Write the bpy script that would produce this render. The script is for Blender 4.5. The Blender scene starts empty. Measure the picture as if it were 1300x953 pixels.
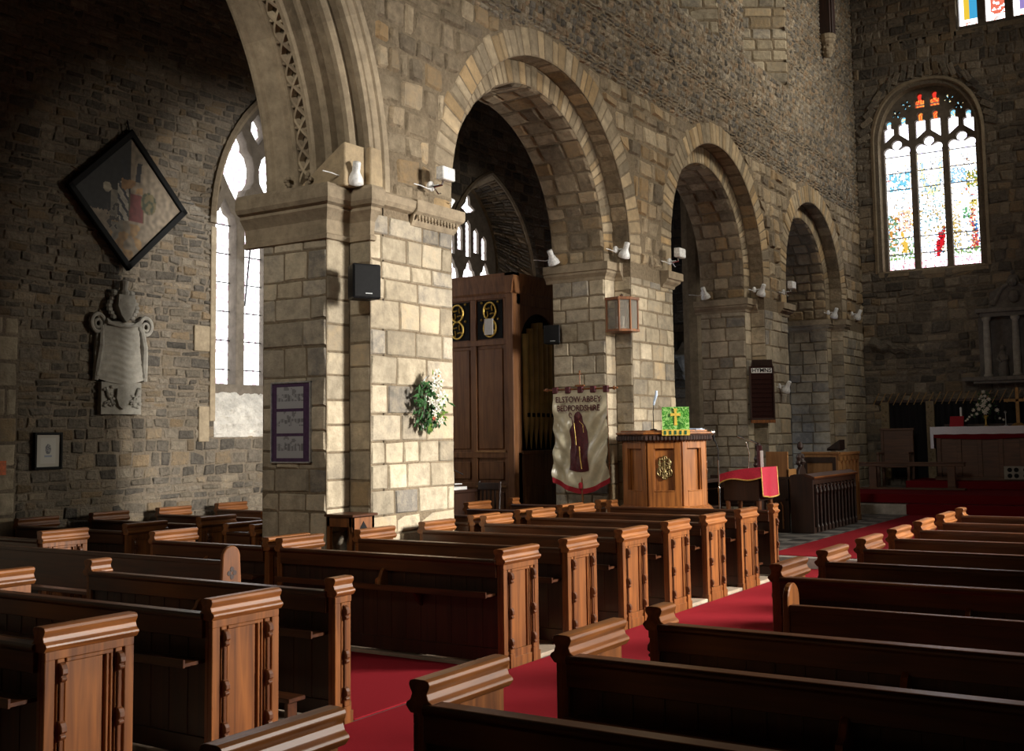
import bpy, bmesh, math, random
from math import sin, cos, pi, sqrt, atan2, radians
from mathutils import Matrix, Vector, noise
C = bpy.context.scene
COL = C.collection
rnd = random.Random(7)

# ------------------------------------------------------------------ helpers
class MB:
    """collects geometry; build() links it as ONE mesh object"""
    def __init__(s): s.v=[]; s.f=[]; s.m=[]; s.c=[]; s.mi=0; s.col=(0.5,0.5,0.5,1); s.T=None
    def add(s, vs, fs):
        b=len(s.v)
        if s.T is not None: vs=[tuple(s.T@Vector(p)) for p in vs]
        s.v.extend(vs)
        for f in fs:
            s.f.append([i+b for i in f]); s.m.append(s.mi); s.c.append(s.col)
        return s
    def box(s,x0,x1,y0,y1,z0,z1):
        if x0>x1:x0,x1=x1,x0
        if y0>y1:y0,y1=y1,y0
        if z0>z1:z0,z1=z1,z0
        return s.add([(x0,y0,z0),(x1,y0,z0),(x1,y1,z0),(x0,y1,z0),(x0,y0,z1),(x1,y0,z1),(x1,y1,z1),(x0,y1,z1)],
              [(0,3,2,1),(4,5,6,7),(0,1,5,4),(1,2,6,5),(2,3,7,6),(3,0,4,7)])
    def frustum(s,cx,cy,z0,z1,a0,b0,a1,b1):
        return s.add([(cx-a0,cy-b0,z0),(cx+a0,cy-b0,z0),(cx+a0,cy+b0,z0),(cx-a0,cy+b0,z0),(cx-a1,cy-b1,z1),(cx+a1,cy-b1,z1),(cx+a1,cy+b1,z1),(cx-a1,cy+b1,z1)],
              [(0,3,2,1),(4,5,6,7),(0,1,5,4),(1,2,6,5),(2,3,7,6),(3,0,4,7)])
    def prism(s,prof,axis,a0,a1):
        """closed 2D profile extruded along an axis; profile holds the two other coords in xyz order"""
        n=len(prof); vs=[]
        for a in (a0,a1):
            for p,q in prof: vs.append((a,p,q) if axis=='x' else (p,a,q) if axis=='y' else (p,q,a))
        fs=[tuple(range(n))[::-1],tuple(range(n,2*n))]+[(i,(i+1)%n,n+(i+1)%n,n+i) for i in range(n)]
        return s.add(vs,fs)
    def lathe(s,prof,cx=0,cy=0,n=16,phase=0):
        vs=[];fs=[]
        for r,z in prof:
            for k in range(n): a=phase+2*pi*k/n; vs.append((cx+r*cos(a),cy+r*sin(a),z))
        m=len(prof)
        for j in range(m-1):
            for k in range(n): k2=(k+1)%n; fs.append((j*n+k,j*n+k2,(j+1)*n+k2,(j+1)*n+k))
        fs.append(tuple(range(n))[::-1]); fs.append(tuple(range((m-1)*n,m*n)))
        return s.add(vs,fs)
    def tube(s,pts,r,n=8,closed=False):
        pts=[Vector(p) for p in pts]; m=len(pts); vs=[];fs=[]
        rr=r if isinstance(r,(list,tuple)) else [r]*m
        up=None
        for i,p in enumerate(pts):
            if closed: t=pts[(i+1)%m]-pts[i-1]
            else: t=pts[min(i+1,m-1)]-pts[max(i-1,0)]
            t=t.normalized() if t.length>1e-9 else Vector((0,0,1))
            if up is None: up=Vector((0,0,1)) if abs(t.z)<.9 else Vector((1,0,0))
            a=t.cross(up); 
            if a.length<1e-4: a=t.cross(Vector((0,1,0.1)))
            a.normalize(); b=a.cross(t).normalized(); up=b
            for k in range(n): 
                th=2*pi*k/n; vs.append(tuple(p+rr[i]*(cos(th)*a+sin(th)*b)))
        for i in range(m if closed else m-1):
            j=(i+1)%m
            for k in range(n): k2=(k+1)%n; fs.append((i*n+k,i*n+k2,j*n+k2,j*n+k))
        if not closed: fs.append(tuple(range(n))[::-1]); fs.append(tuple(range((m-1)*n,m*n)))
        return s.add(vs,fs)
    def ball(s,c,r,n=10,sq=(1,1,1)):
        vs=[];fs=[];h=n//2
        for j in range(1,h):
            ph=pi*j/h
            for k in range(n): th=2*pi*k/n; vs.append((c[0]+r*sq[0]*sin(ph)*cos(th),c[1]+r*sq[1]*sin(ph)*sin(th),c[2]+r*sq[2]*cos(ph)))
        top=len(vs); vs.append((c[0],c[1],c[2]+r*sq[2])); vs.append((c[0],c[1],c[2]-r*sq[2]))
        for j in range(h-2):
            for k in range(n): k2=(k+1)%n; fs.append((j*n+k,(j+1)*n+k,(j+1)*n+k2,j*n+k2))
        for k in range(n): k2=(k+1)%n; fs.append((top,k,k2)); fs.append((top+1,(h-2)*n+k2,(h-2)*n+k))
        return s.add(vs,fs)
    def grid(s,fn,nu,nv,col=None):
        vs=[fn(i/nu,j/nv) for j in range(nv+1) for i in range(nu+1)]; b=len(s.v)
        w=nu+1
        if s.T is not None: vs=[tuple(s.T@Vector(p)) for p in vs]
        s.v.extend(vs)
        for j in range(nv):
            for i in range(nu):
                s.f.append([b+j*w+i,b+j*w+i+1,b+(j+1)*w+i+1,b+(j+1)*w+i]); s.m.append(s.mi)
                s.c.append(col((i+.5)/nu,(j+.5)/nv) if col else s.col)
        return s
    def mesh(s,name,mats,bevel=0,smooth=False,seg=1):
        me=bpy.data.meshes.new(name); me.from_pydata(s.v,[],s.f)
        for m in (mats if isinstance(mats,(list,tuple)) else [mats]): me.materials.append(m)
        me.polygons.foreach_set('material_index',s.m)
        ca=me.color_attributes.new('tint','FLOAT_COLOR','CORNER')
        buf=[]
        for f,c in zip(s.f,s.c): buf.extend(list(c)*len(f))
        ca.data.foreach_set('color',buf)
        if bevel:
            bm=bmesh.new(); bm.from_mesh(me)
            bmesh.ops.bevel(bm,geom=[e for e in bm.edges if len(e.link_faces)==2 and e.calc_face_angle(0)>.5],offset=bevel,segments=seg,affect='EDGES',clamp_overlap=True)
            bm.to_mesh(me); bm.free()
        if smooth: me.shade_smooth() if hasattr(me,'shade_smooth') else [setattr(p,'use_smooth',True) for p in me.polygons]
        me.update(); return me
    def build(s,name,mats,parent=None,**k):
        return link(name,s.mesh(name,mats,**k),parent)
def link(name,me,parent=None):
    o=bpy.data.objects.new(name,me); COL.objects.link(o)
    if parent: o.parent=parent
    return o
def tag(o,label=None,cat=None,group=None,kind=None):
    if label:o['label']=label
    if cat:o['category']=cat
    if group:o['group']=group
    if kind:o['kind']=kind
    return o
def thing(name,loc,label,cat,group=None,rz=0):
    o=bpy.data.objects.new(name,None); COL.objects.link(o); o.location=loc; o.rotation_euler=(0,0,rz); o.empty_display_size=.1
    return tag(o,label,cat,group)
def struct(name,mb,mats,parent=None,**k):
    o=mb.build(name,mats,parent,**k)
    if not parent:o['kind']='structure'
    return o
def lab(o,t): o['label']=t; return o

# ------------------------------------------------------------------ materials
def newmat(name):
    m=bpy.data.materials.new(name); m.use_nodes=True; nt=m.node_tree; nt.nodes.clear()
    out=nt.nodes.new('ShaderNodeOutputMaterial'); b=nt.nodes.new('ShaderNodeBsdfPrincipled'); nt.links.new(b.outputs[0],out.inputs[0])
    return m,nt,b,out
def N(nt,t,**k):
    n=nt.nodes.new(t)
    for a,v in k.items():
        if a.startswith('_'): n.inputs[int(a[1:])].default_value=v
        else: setattr(n,a,v)
    return n
def ramp(nt,stops):
    r=nt.nodes.new('ShaderNodeValToRGB'); e=r.color_ramp.elements
    while len(e)<len(stops): e.new(.5)
    for i,(p,c) in enumerate(stops): e[i].position=p; e[i].color=(*c,1)
    return r
def stone(name,stops,bump=.35,nscale=9,rough=.93,varn=.5,wear=None):
    m,nt,b,out=newmat(name); L=nt.links.new
    at=N(nt,'ShaderNodeAttribute',attribute_name='tint'); sp=N(nt,'ShaderNodeSeparateColor'); L(at.outputs['Color'],sp.inputs[0])
    tc=N(nt,'ShaderNodeTexCoord')
    n1=N(nt,'ShaderNodeTexNoise'); n1.inputs['Scale'].default_value=nscale; n1.inputs['Detail'].default_value=8; n1.inputs['Roughness'].default_value=.65; L(tc.outputs['Object'],n1.inputs['Vector'])
    n2=N(nt,'ShaderNodeTexNoise'); n2.inputs['Scale'].default_value=1.3; n2.inputs['Detail'].default_value=3; L(tc.outputs['Object'],n2.inputs['Vector'])
    # position along the ramp = block tint + a little noise
    ma=N(nt,'ShaderNodeMath',operation='MULTIPLY_ADD')
    L(n1.outputs['Fac'],ma.inputs[0]); ma.inputs[1].default_value=varn; L(sp.outputs[0],ma.inputs[2])
    mb=N(nt,'ShaderNodeMath',operation='SUBTRACT'); L(ma.outputs[0],mb.inputs[0]); mb.inputs[1].default_value=varn*.5
    r=ramp(nt,stops); L(mb.outputs[0],r.inputs[0])
    # value variation from second channel and large stain noise
    hv=N(nt,'ShaderNodeHueSaturation'); L(r.outputs[0],hv.inputs['Color'])
    mv=N(nt,'ShaderNodeMapRange'); L(sp.outputs[1],mv.inputs[0]); mv.inputs[3].default_value=.72; mv.inputs[4].default_value=1.22
    mw=N(nt,'ShaderNodeMapRange'); L(n2.outputs['Fac'],mw.inputs[0]); mw.inputs[1].default_value=.3; mw.inputs[2].default_value=.7; mw.inputs[3].default_value=.8; mw.inputs[4].default_value=1.12
    mm=N(nt,'ShaderNodeMath',operation='MULTIPLY'); L(mv.outputs[0],mm.inputs[0]); L(mw.outputs[0],mm.inputs[1])
    mn=N(nt,'ShaderNodeMapRange'); L(n1.outputs['Fac'],mn.inputs[0]); mn.inputs[1].default_value=.3; mn.inputs[2].default_value=.7; mn.inputs[3].default_value=.75; mn.inputs[4].default_value=1.2
    m3=N(nt,'ShaderNodeMath',operation='MULTIPLY'); L(mm.outputs[0],m3.inputs[0]); L(mn.outputs[0],m3.inputs[1])
    L(m3.outputs[0],hv.inputs['Value'])
    L(hv.outputs[0],b.inputs['Base Color']); b.inputs['Roughness'].default_value=rough
    b.inputs['Specular IOR Level'].default_value=.2
    n5=N(nt,'ShaderNodeTexNoise'); n5.inputs['Scale'].default_value=nscale*4.5; n5.inputs['Detail'].default_value=6; n5.inputs['Roughness'].default_value=.75; L(tc.outputs['Object'],n5.inputs['Vector'])
    vo=N(nt,'ShaderNodeTexVoronoi'); vo.inputs['Scale'].default_value=nscale*1.7; L(tc.outputs['Object'],vo.inputs['Vector'])
    h1=N(nt,'ShaderNodeMath',operation='MULTIPLY_ADD'); L(n5.outputs['Fac'],h1.inputs[0]); h1.inputs[1].default_value=.45; L(n1.outputs['Fac'],h1.inputs[2])
    h2=N(nt,'ShaderNodeMath',operation='MULTIPLY_ADD'); L(vo.outputs['Distance'],h2.inputs[0]); h2.inputs[1].default_value=-.25; L(h1.outputs[0],h2.inputs[2])
    bp=N(nt,'ShaderNodeBump'); bp.inputs['Strength'].default_value=min(1,bump*1.5); bp.inputs['Distance'].default_value=.05; L(h2.outputs[0],bp.inputs['Height']); L(bp.outputs[0],b.inputs['Normal'])
    return m
def plain(name,col,rough=.6,metal=0,bump=0,scale=30,coat=0,spec=None,var=.25,emit=None):
    m,nt,b,out=newmat(name); L=nt.links.new
    tc=N(nt,'ShaderNodeTexCoord'); n=N(nt,'ShaderNodeTexNoise'); n.inputs['Scale'].default_value=scale; n.inputs['Detail'].default_value=5; L(tc.outputs['Object'],n.inputs['Vector'])
    r=ramp(nt,[(.3,tuple(c*(1-var) for c in col)),(.7,tuple(min(1,c*(1+var)) for c in col))]); L(n.outputs['Fac'],r.inputs[0]); L(r.outputs[0],b.inputs['Base Color'])
    b.inputs['Roughness'].default_value=rough; b.inputs['Metallic'].default_value=metal; b.inputs['Coat Weight'].default_value=coat
    if spec is not None:b.inputs['Specular IOR Level'].default_value=spec
    if bump:
        bp=N(nt,'ShaderNodeBump'); bp.inputs['Strength'].default_value=bump; bp.inputs['Distance'].default_value=.01; L(n.outputs['Fac'],bp.inputs['Height']); L(bp.outputs[0],b.inputs['Normal'])
    return m
def wood(name,dark,light,axis='z',rough=.35,coat=.35,sc=1):
    m,nt,b,out=newmat(name); L=nt.links.new
    tc=N(nt,'ShaderNodeTexCoord'); mp=N(nt,'ShaderNodeMapping'); L(tc.outputs['Object'],mp.inputs[0])
    s=[22*sc]*3; s['xyz'.index(axis)]=1.6*sc; mp.inputs['Scale'].default_value=s
    oi=N(nt,'ShaderNodeObjectInfo'); va=N(nt,'ShaderNodeVectorMath',operation='ADD'); L(mp.outputs[0],va.inputs[0])
    ml=N(nt,'ShaderNodeMath',operation='MULTIPLY'); L(oi.outputs['Random'],ml.inputs[0]); ml.inputs[1].default_value=37; L(ml.outputs[0],va.inputs[1])
    n=N(nt,'ShaderNodeTexNoise'); n.inputs['Scale'].default_value=1; n.inputs['Detail'].default_value=6; n.inputs['Distortion'].default_value=.6; L(va.outputs[0],n.inputs['Vector'])
    n2=N(nt,'ShaderNodeTexNoise'); n2.inputs['Scale'].default_value=2.2; n2.inputs['Detail'].default_value=2; L(tc.outputs['Object'],n2.inputs['Vector'])
    mx=N(nt,'ShaderNodeMath',operation='MULTIPLY_ADD'); L(n2.outputs['Fac'],mx.inputs[0]); mx.inputs[1].default_value=.45; L(n.outputs['Fac'],mx.inputs[2])
    r=ramp(nt,[(.45,dark),(.95,light)]); L(mx.outputs[0],r.inputs[0]); L(r.outputs[0],b.inputs['Base Color'])
    b.inputs['Roughness'].default_value=rough; b.inputs['Coat Weight'].default_value=coat; b.inputs['Coat Roughness'].default_value=.25
    bp=N(nt,'ShaderNodeBump'); bp.inputs['Strength'].default_value=.12; bp.inputs['Distance'].default_value=.004; L(n.outputs['Fac'],bp.inputs['Height']); L(bp.outputs[0],b.inputs['Normal'])
    return m
def tintmat(name,rough=.7,emit=False,strength=1,metal=0,coat=0):
    m,nt,b,out=newmat(name); L=nt.links.new
    at=N(nt,'ShaderNodeAttribute',attribute_name='tint')
    if emit:
        e=N(nt,'ShaderNodeEmission'); L(at.outputs['Color'],e.inputs[0]); e.inputs[1].default_value=strength; L(e.outputs[0],out.inputs[0])
    else:
        L(at.outputs['Color'],b.inputs['Base Color']); b.inputs['Roughness'].default_value=rough; b.inputs['Metallic'].default_value=metal; b.inputs['Coat Weight'].default_value=coat
    return m
ASH=stone('ashlar_sandstone',[(0,(.31,.28,.235)),(.12,(.40,.345,.26)),(.42,(.46,.385,.27)),(.75,(.52,.445,.325)),(1,(.46,.34,.20))])
SPAN=stone('spandrel_blocks',[(0,(.25,.2,.14)),(.35,(.37,.29,.19)),(.7,(.46,.37,.25)),(1,(.40,.27,.14))],bump=.6)
FLINT=stone('flint_rubble',[(0,(.20,.18,.155)),(.3,(.30,.26,.205)),(.6,(.42,.355,.265)),(1,(.36,.25,.155))],bump=.6,nscale=16)
TRAC=stone('backlit_tracery_stone',[(0,(.17,.145,.115)),(1,(.26,.22,.175))],bump=.1,varn=.3)  # darker than the carved limestone: its backlit shade is put into the colour
RUB=stone('aisle_rubble',[(0,(.14,.125,.105)),(.4,(.24,.205,.16)),(.75,(.33,.28,.21)),(1,(.30,.22,.135))],bump=.6,nscale=14)
MORT=stone('lime_mortar',[(0,(.22,.17,.11)),(1,(.32,.25,.165))],bump=.5,nscale=20)
MORTD=stone('dark_mortar',[(0,(.24,.2,.15)),(1,(.33,.27,.2))],bump=.5,nscale=20)
VOU=stone('voussoir_stone',[(0,(.31,.25,.17)),(.5,(.43,.34,.22)),(1,(.42,.29,.15))],bump=.25,varn=.3)
CARV=stone('carved_limestone',[(0,(.28,.22,.15)),(1,(.42,.34,.23))],bump=.2,varn=.3)
MARB=stone('monument_stone',[(0,(.36,.34,.29)),(1,(.48,.45,.39))],bump=.12,varn=.3,rough=.7)
CLUNCH=stone('pale_plaster',[(0,(.5,.47,.42)),(1,(.66,.63,.57))],bump=.6,nscale=6)
FLAG=stone('flagstones',[(0,(.05,.05,.05)),(.5,(.16,.15,.14)),(1,(.3,.28,.25))],bump=.1,rough=.4,varn=.15)
STEP=stone('step_stone',[(0,(.4,.37,.32)),(1,(.5,.46,.4))],bump=.1,rough=.6,varn=.2)
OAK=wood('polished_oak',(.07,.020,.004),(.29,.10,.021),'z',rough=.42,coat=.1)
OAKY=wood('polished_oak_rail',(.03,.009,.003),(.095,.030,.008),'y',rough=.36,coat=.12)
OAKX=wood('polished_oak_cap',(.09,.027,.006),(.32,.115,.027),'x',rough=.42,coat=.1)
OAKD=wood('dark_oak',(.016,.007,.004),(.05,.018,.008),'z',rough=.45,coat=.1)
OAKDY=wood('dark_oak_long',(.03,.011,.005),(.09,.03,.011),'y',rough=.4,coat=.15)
OAKB=wood('turned_dark_oak',(.04,.014,.005),(.16,.055,.018),'z',rough=.35,coat=.3)
SEATW=wood('pale_seat_boards',(.16,.09,.045),(.38,.24,.13),'y',rough=.5,coat=.1)  # paler wood than the other pew parts
OAKP=wood('pulpit_oak',(.12,.035,.007),(.42,.15,.032),'z',rough=.38,coat=.2)
OAKL=wood('light_oak',(.26,.12,.035),(.45,.22,.075),'z',rough=.45)
ORG=wood('organ_oak',(.13,.05,.018),(.32,.14,.05),'z',rough=.55,coat=.05)
DARKW=wood('black_carving',(.014,.007,.005),(.05,.02,.012),'z',rough=.55,coat=.05)
RAILM=wood('sanctuary_oak',(.06,.026,.011),(.15,.065,.028),'y',rough=.5)
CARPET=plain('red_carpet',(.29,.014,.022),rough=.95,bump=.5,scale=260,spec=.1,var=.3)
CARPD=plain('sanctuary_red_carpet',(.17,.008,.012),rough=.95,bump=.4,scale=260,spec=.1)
BOARD=plain('platform_boards',(.42,.33,.24),rough=.6,scale=6)
BLACK=plain('black_frame',(.006,.006,.006),rough=.6,spec=.15)
BLKP=plain('black_plastic',(.008,.008,.009),rough=.55,spec=.2)
CHROME=plain('chrome_metal',(.7,.7,.7),rough=.2,metal=1)
WHITEP=plain('white_enamel',(.78,.78,.76),rough=.35)
GREYP=plain('grey_aluminium',(.45,.46,.47),rough=.35,metal=.6)
REDCL=plain('red_frontal_cloth',(.62,.02,.06),rough=.65,bump=.25,scale=90)
MAROON=plain('maroon_velvet',(.075,.006,.010),rough=.55,bump=.3,scale=40,var=.4)
CRIMF=plain('crimson_fringe',(.35,.01,.02),rough=.8,bump=.6,scale=150)
GOLD=plain('gold_braid',(.85,.55,.14),rough=.4,metal=.3,bump=.2)
GILT=plain('gilded_carving',(.62,.42,.10),rough=.35,metal=.85,bump=.4)
PIPE=plain('organ_pipe_metal',(.62,.46,.18),rough=.4,metal=.15,scale=4)
WHITEC=plain('white_linen',(.86,.84,.9),rough=.8,bump=.3,scale=60,var=.06)
CREAM=plain('cream_satin',(.60,.54,.38),rough=.24,bump=.15,scale=12,var=.12)
IRON=plain('dark_iron',(.03,.03,.032),rough=.5,metal=.6)
LEAF=plain('dark_green_leaf',(.03,.10,.025),rough=.5,scale=20,var=.6)
LEAFL=plain('light_green_leaf',(.22,.36,.07),rough=.5,scale=20,var=.3)
PETAL=plain('white_petal',(.72,.69,.6),rough=.6,var=.08)
PETALO=plain('orange_petal',(.75,.33,.06),rough=.6)
PETALR=plain('russet_petal',(.38,.07,.03),rough=.6)
PAPER=plain('paper',(.8,.79,.76),rough=.8,var=.05)
TINT=tintmat('painted_surface',rough=.6)
TINTG=tintmat('window_glass',emit=True,strength=1.0)
PURP=plain('purple_backing',(.06,.025,.075),rough=.5)
CURT=plain('black_curtain',(.006,.005,.006),rough=.9)
CEILW=plain('dark_ceiling_boards',(.05,.035,.025),rough=.8)  # dark timber boards of the ceilings
def glassmat():
    m,nt,b,out=newmat('lantern_glass'); b.inputs['Base Color'].default_value=(.75,.7,.6,1); b.inputs['Transmission Weight'].default_value=.75; b.inputs['Roughness'].default_value=.15; return m
LGLASS=glassmat()

# ------------------------------------------------------------------ masonry
def masonry(mb,P,u0,u1,v0,v1,ch,wr,excl=None,amp=.018,joint=.014,seed=1,hv=.15,jit=.01,g=3,tb=None,skip=None,e=.03):
    """courses of individual pillow-faced stones laid over the surface P(u,v,d)"""
    R=random.Random(seed); v=v0
    while v<v1-.02:
        h=ch*(1+R.uniform(-hv,hv)); 
        if v+h>v1-ch*.45: h=v1-v
        u=u0-R.uniform(0,.5)*wr[0]; 
        while u<u1:
            w=R.uniform(*wr)
            if u+w>u1-wr[0]*.4: w=u1-u+.0001
            a,b=max(u,u0),u+w; c,d=v,v+h; u+=w
            if b-a<.05: continue
            if skip and skip((a+b)/2,(c+d)/2): continue
            if excl and excl((a+b)/2,(c+d)/2)!=((a+b)/2,(c+d)/2): continue
            j=joint/2; a+=j;b-=j;c+=j;d-=j
            cor=[[R.uniform(-jit,jit) for _ in range(2)] for _ in range(4)]
            up=R.uniform(.3,1)*amp; tx=R.uniform(-.35,.35)*amp; ty=R.uniform(-.35,.35)*amp
            vs=[]; K=g+1
            for jj in range(K):
                for ii in range(K):
                    s=ii/g;t=jj/g
                    # keep border vertices grouped near the edge for a rounded arris
                    es=min(.3,e/(b-a)); et=min(.3,e/(d-c)); s=(0,es,1-es,1)[ii]; t=(0,et,1-et,1)[jj]
                    du=sum(cor[q][0]*wq for q,wq in enumerate(((1-s)*(1-t),s*(1-t),s*t,(1-s)*t)))
                    dv=sum(cor[q][1]*wq for q,wq in enumerate(((1-s)*(1-t),s*(1-t),s*t,(1-s)*t)))
                    uu=a+(b-a)*s+du; vv=c+(d-c)*t+dv
                    if a<=u0+.02 and ii==0: uu=u0
                    if b>=u1-.02 and ii==g: uu=u1
                    if excl: uu,vv=excl(uu,vv)
                    edge=ii in(0,g) or jj in(0,g)
                    dd=(-.004 if edge else up+tx*(s-.5)*2+ty*(t-.5)*2+R.uniform(-.12,.12)*amp)
                    vs.append(P(uu,vv,dd))
            fs=[(q*K+i,q*K+i+1,(q+1)*K+i+1,(q+1)*K+i) for q in range(g) for i in range(g)]
            tt=R.random(); 
            mb.col=((tb(a,c,R) if tb else tt),R.random(),R.random(),1)
            mb.add(vs,fs)
        v+=h
    return mb
def arc_excl(list_):
    """list of (cx,r,zs): stilted round openings; pushes points out of them"""
    def f(u,v):
        for cx,r,zs in list_:
            if v<=zs:
                if abs(u-cx)<r-1e-6:
                    return (cx+(r if u>=cx else -r),v)
            else:
                dx,dz=u-cx,v-zs; q=sqrt(dx*dx+dz*dz)
                if q<r-1e-6: 
                    q=max(q,1e-4); return (cx+dx/q*r, zs+dz/q*r)
        return (u,v)
    return f
def ring(mb,P,cx,r0,r1,zs,n,seed,amp=.008,joint=.012,a0=0,a1=pi):
    """radial voussoirs"""
    R=random.Random(seed); cuts=[0]
    for i in range(n): cuts.append(cuts[-1]+R.uniform(.7,1.3))
    cuts=[a0+(a1-a0)*c/cuts[-1] for c in cuts]
    for i in range(n):
        A,B=cuts[i]+joint/2/r0,cuts[i+1]-joint/2/r0; ro=r1+R.uniform(-.035,.035); up=R.uniform(.3,1)*amp
        vs=[]
        for jj,rr in enumerate((r0,r0+.02,ro-.02,ro)):
            for ii,an in enumerate((A,A+(B-A)*.12,B-(B-A)*.12,B)):
                e=ii in(0,3) or jj in (0,3)
                vs.append(P(cx+rr*cos(an),zs+rr*sin(an),-.003 if e else up))
        mb.col=(R.random(),R.random(),R.random(),1)
        mb.add(vs,[(q*4+i2,q*4+i2+1,(q+1)*4+i2+1,(q+1)*4+i2) for q in range(3) for i2 in range(3)])

YW,YR,YB=7.15,7.42,8.28          # arcade wall: nave face, recessed order, aisle face
ARCH=[(12.085,2.185,4.35),(17.69,2.01,4.62),(22.78,1.83,4.66)]   # (centre, radius, springing)
PIN=.29                          # inner order is this much smaller
ZT=12.6
def archh(cx,r,zs): return lambda x: zs+sqrt(max(0,r*r-(x-cx)**2))
# pointed western arch (centre 4.8)
A1C,A1Z=4.8,4.25
def a1h(r): 
    return lambda x: A1Z+sqrt(max(0,r*r-(max(x,5.35)-A1C)**2)) if x>=5.35 else A1Z+sqrt(max(0,r*r-((10.7-x)-A1C)**2))
def sheet(mb,P,segs,flip=False):
    for x0,x1,n,ivs in segs:
        for lo,hi in ivs:
            L=lo if callable(lo) else (lambda x,k=lo:k); H=hi if callable(hi) else (lambda x,k=hi:k)
            if n>1: xs=[x0+(x1-x0)*(.5-.5*cos(pi*i/n)) for i in range(n+1)]
            else: xs=[x0,x1]
            vs=[];
            for x in xs: vs+= [P(x,L(x),0),P(x,H(x),0)]
            mb.add(vs,[(2*i,2*i+2,2*i+3,2*i+1) for i in range(len(xs)-1)])
def PS(Y): return lambda u,v,d:(u,Y-d,v)          # south-facing plane
def PWf(X): return lambda u,v,d:(X-d,u,v)          # west-facing plane, u = Y
# wall cores
mb=MB(); mb.col=(.5,.5,.5,1)
r1o=3.9
def segs_for(dr,x_w,r1):
    s=[(-6,2.0,1,[(0,ZT)]),(2.0,A1C+r1,60,[(a1h(r1),ZT)])]
    xs=A1C+r1
    for cx,r,zs in ARCH:
        R=r-dr; s.append((xs,cx-R,1,[(0,ZT)])); s.append((cx-R,cx+R,48,[(archh(cx,R,zs),ZT)])); xs=cx+R
    s.append((xs,26.3,1,[(0,ZT)])); return s
front=segs_for(0,0,3.9)
# upper wall keeps the clerestory splays open
CL=[(17.0,19.6+1.9)]
def clear_top(segs,zt):
    return [(a,b,n,[(lo,zt) for lo,hi in iv]) for a,b,n,iv in segs]
sheet(mb,PS(YW),clear_top(front,8.2))
sheet(mb,PS(YR),clear_top(segs_for(PIN,0,3.9),8.2))
back=segs_for(PIN,0,3.5)
mb2=[]; 
sheet(mb,lambda u,v,d:(u,YB,v),clear_top(back,ZT))
# upper band with two splayed clerestory window recesses
CLW=[(15.2,17.9),(19.05,21.5)]
ups=[(-6,CLW[0][0],1,[(8.2,ZT)]),(CLW[0][0],CLW[0][1],1,[(8.2,8.56),(12.0,ZT)]),(CLW[0][1],CLW[1][0],1,[(8.2,ZT)]),
     (CLW[1][0],CLW[1][1],1,[(8.2,8.62),(12.0,ZT)]),(CLW[1][1],26.3,1,[(8.2,ZT)])]
sheet(mb,PS(YW),ups)
for a,b in CLW:
    z0=8.56 if a<18 else 8.62
    for (p,q,r_,s_) in [((a,YW,z0),(b,YW,z0),(b-.75,YB-.1,z0+.5),(a+.75,YB-.1,z0+.5)),
                        ((b,YW,z0),(b,YW,12),(b-.75,YB-.1,12),(b-.75,YB-.1,z0+.5)),
                        ((a,YW,12),(a,YW,z0),(a+.75,YB-.1,z0+.5),(a+.75,YB-.1,12)),
                        ((a+.75,YB-.1,z0+.5),(b-.75,YB-.1,z0+.5),(b-.75,YB-.1,12),(a+.75,YB-.1,12)),
                        ((a,YW,12),(a+.75,YB-.1,12),(b-.75,YB-.1,12),(b,YW,12))]:
        mb.add([p,q,r_,s_],[(0,1,2,3)])
# jambs and soffits of the cores
def soffit(mb,cx,R,zs,y0,y1,n=48):
    pts=[(cx-R,0)]+[(cx-R*cos(pi*i/n),zs+R*sin(pi*i/n)) for i in range(n+1)]+[(cx+R,0)]
    vs=[]
    for x,z in pts: vs+=[(x,y0,z),(x,y1,z)]
    mb.add(vs,[(2*i,2*i+1,2*i+3,2*i+2) for i in range(len(pts)-1)])
for cx,r,zs in ARCH:
    soffit(mb,cx,r,zs,YW,YR); soffit(mb,cx,r-PIN,zs,YR,YB)
X1=8.17
mb.add([(X1,YR,0),(X1,YB,0),(X1,YB,4.2),(X1,YR,4.2)],[(0,1,2,3)])
mb.add([(8.51,YW,0),(8.72,YW,0),(8.72,YW,4.3),(8.51,YW,4.3)],[(0,1,2,3)])
mb.add([(8.51,YW,0),(8.51,YR,0),(8.51,YR,4.2),(8.51,YW,4.2)],[(0,1,2,3)])
mb.add([(8.17,YR,0),(8.52,YR,0),(8.52,YR,4.2),(8.17,YR,4.2)],[(0,1,2,3)])
WALLN=struct('wall_nave_north',mb,MORT)

ex_out=arc_excl([(cx,r+.33,zs) for cx,r,zs in ARCH])
# piers below: openings without the voussoir band
def ex_front(u,v):
    for cx,r,zs in ARCH:
        R=r+(.36 if v>4.2 else 0)
        if v<=zs:
            if abs(u-cx)<R-1e-6: return (cx+(R if u>=cx else -R),v)
        else:
            dx,dz=u-cx,v-zs;q=sqrt(dx*dx+dz*dz)
            if q<R-1e-6: q=max(q,1e-4); return (cx+dx/q*R,zs+dz/q*R)
    if v>4.15:
        dx,dz=u-A1C,v-A1Z;q=sqrt(dx*dx+dz*dz)
        if q<3.98-1e-6 and u>A1C: q=max(q,1e-4); return (A1C+dx/q*3.98,A1Z+dz/q*3.98)
    return (u,v)
mb=MB()
piers=[(8.51,9.90),(14.27,15.68),(19.70,20.95),(24.61,26.2)]
for i,(a,b) in enumerate(piers):
    masonry(mb,PS(YW),a,b,0,4.0,.235,(.25,.62),seed=10+i,amp=.016,joint=.010,hv=.32,jit=.007,e=.016,tb=lambda a_,c_,R:R.random()*.9)
struct('ashlar_blocks',mb,ASH,WALLN)
mb=MB()
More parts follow.
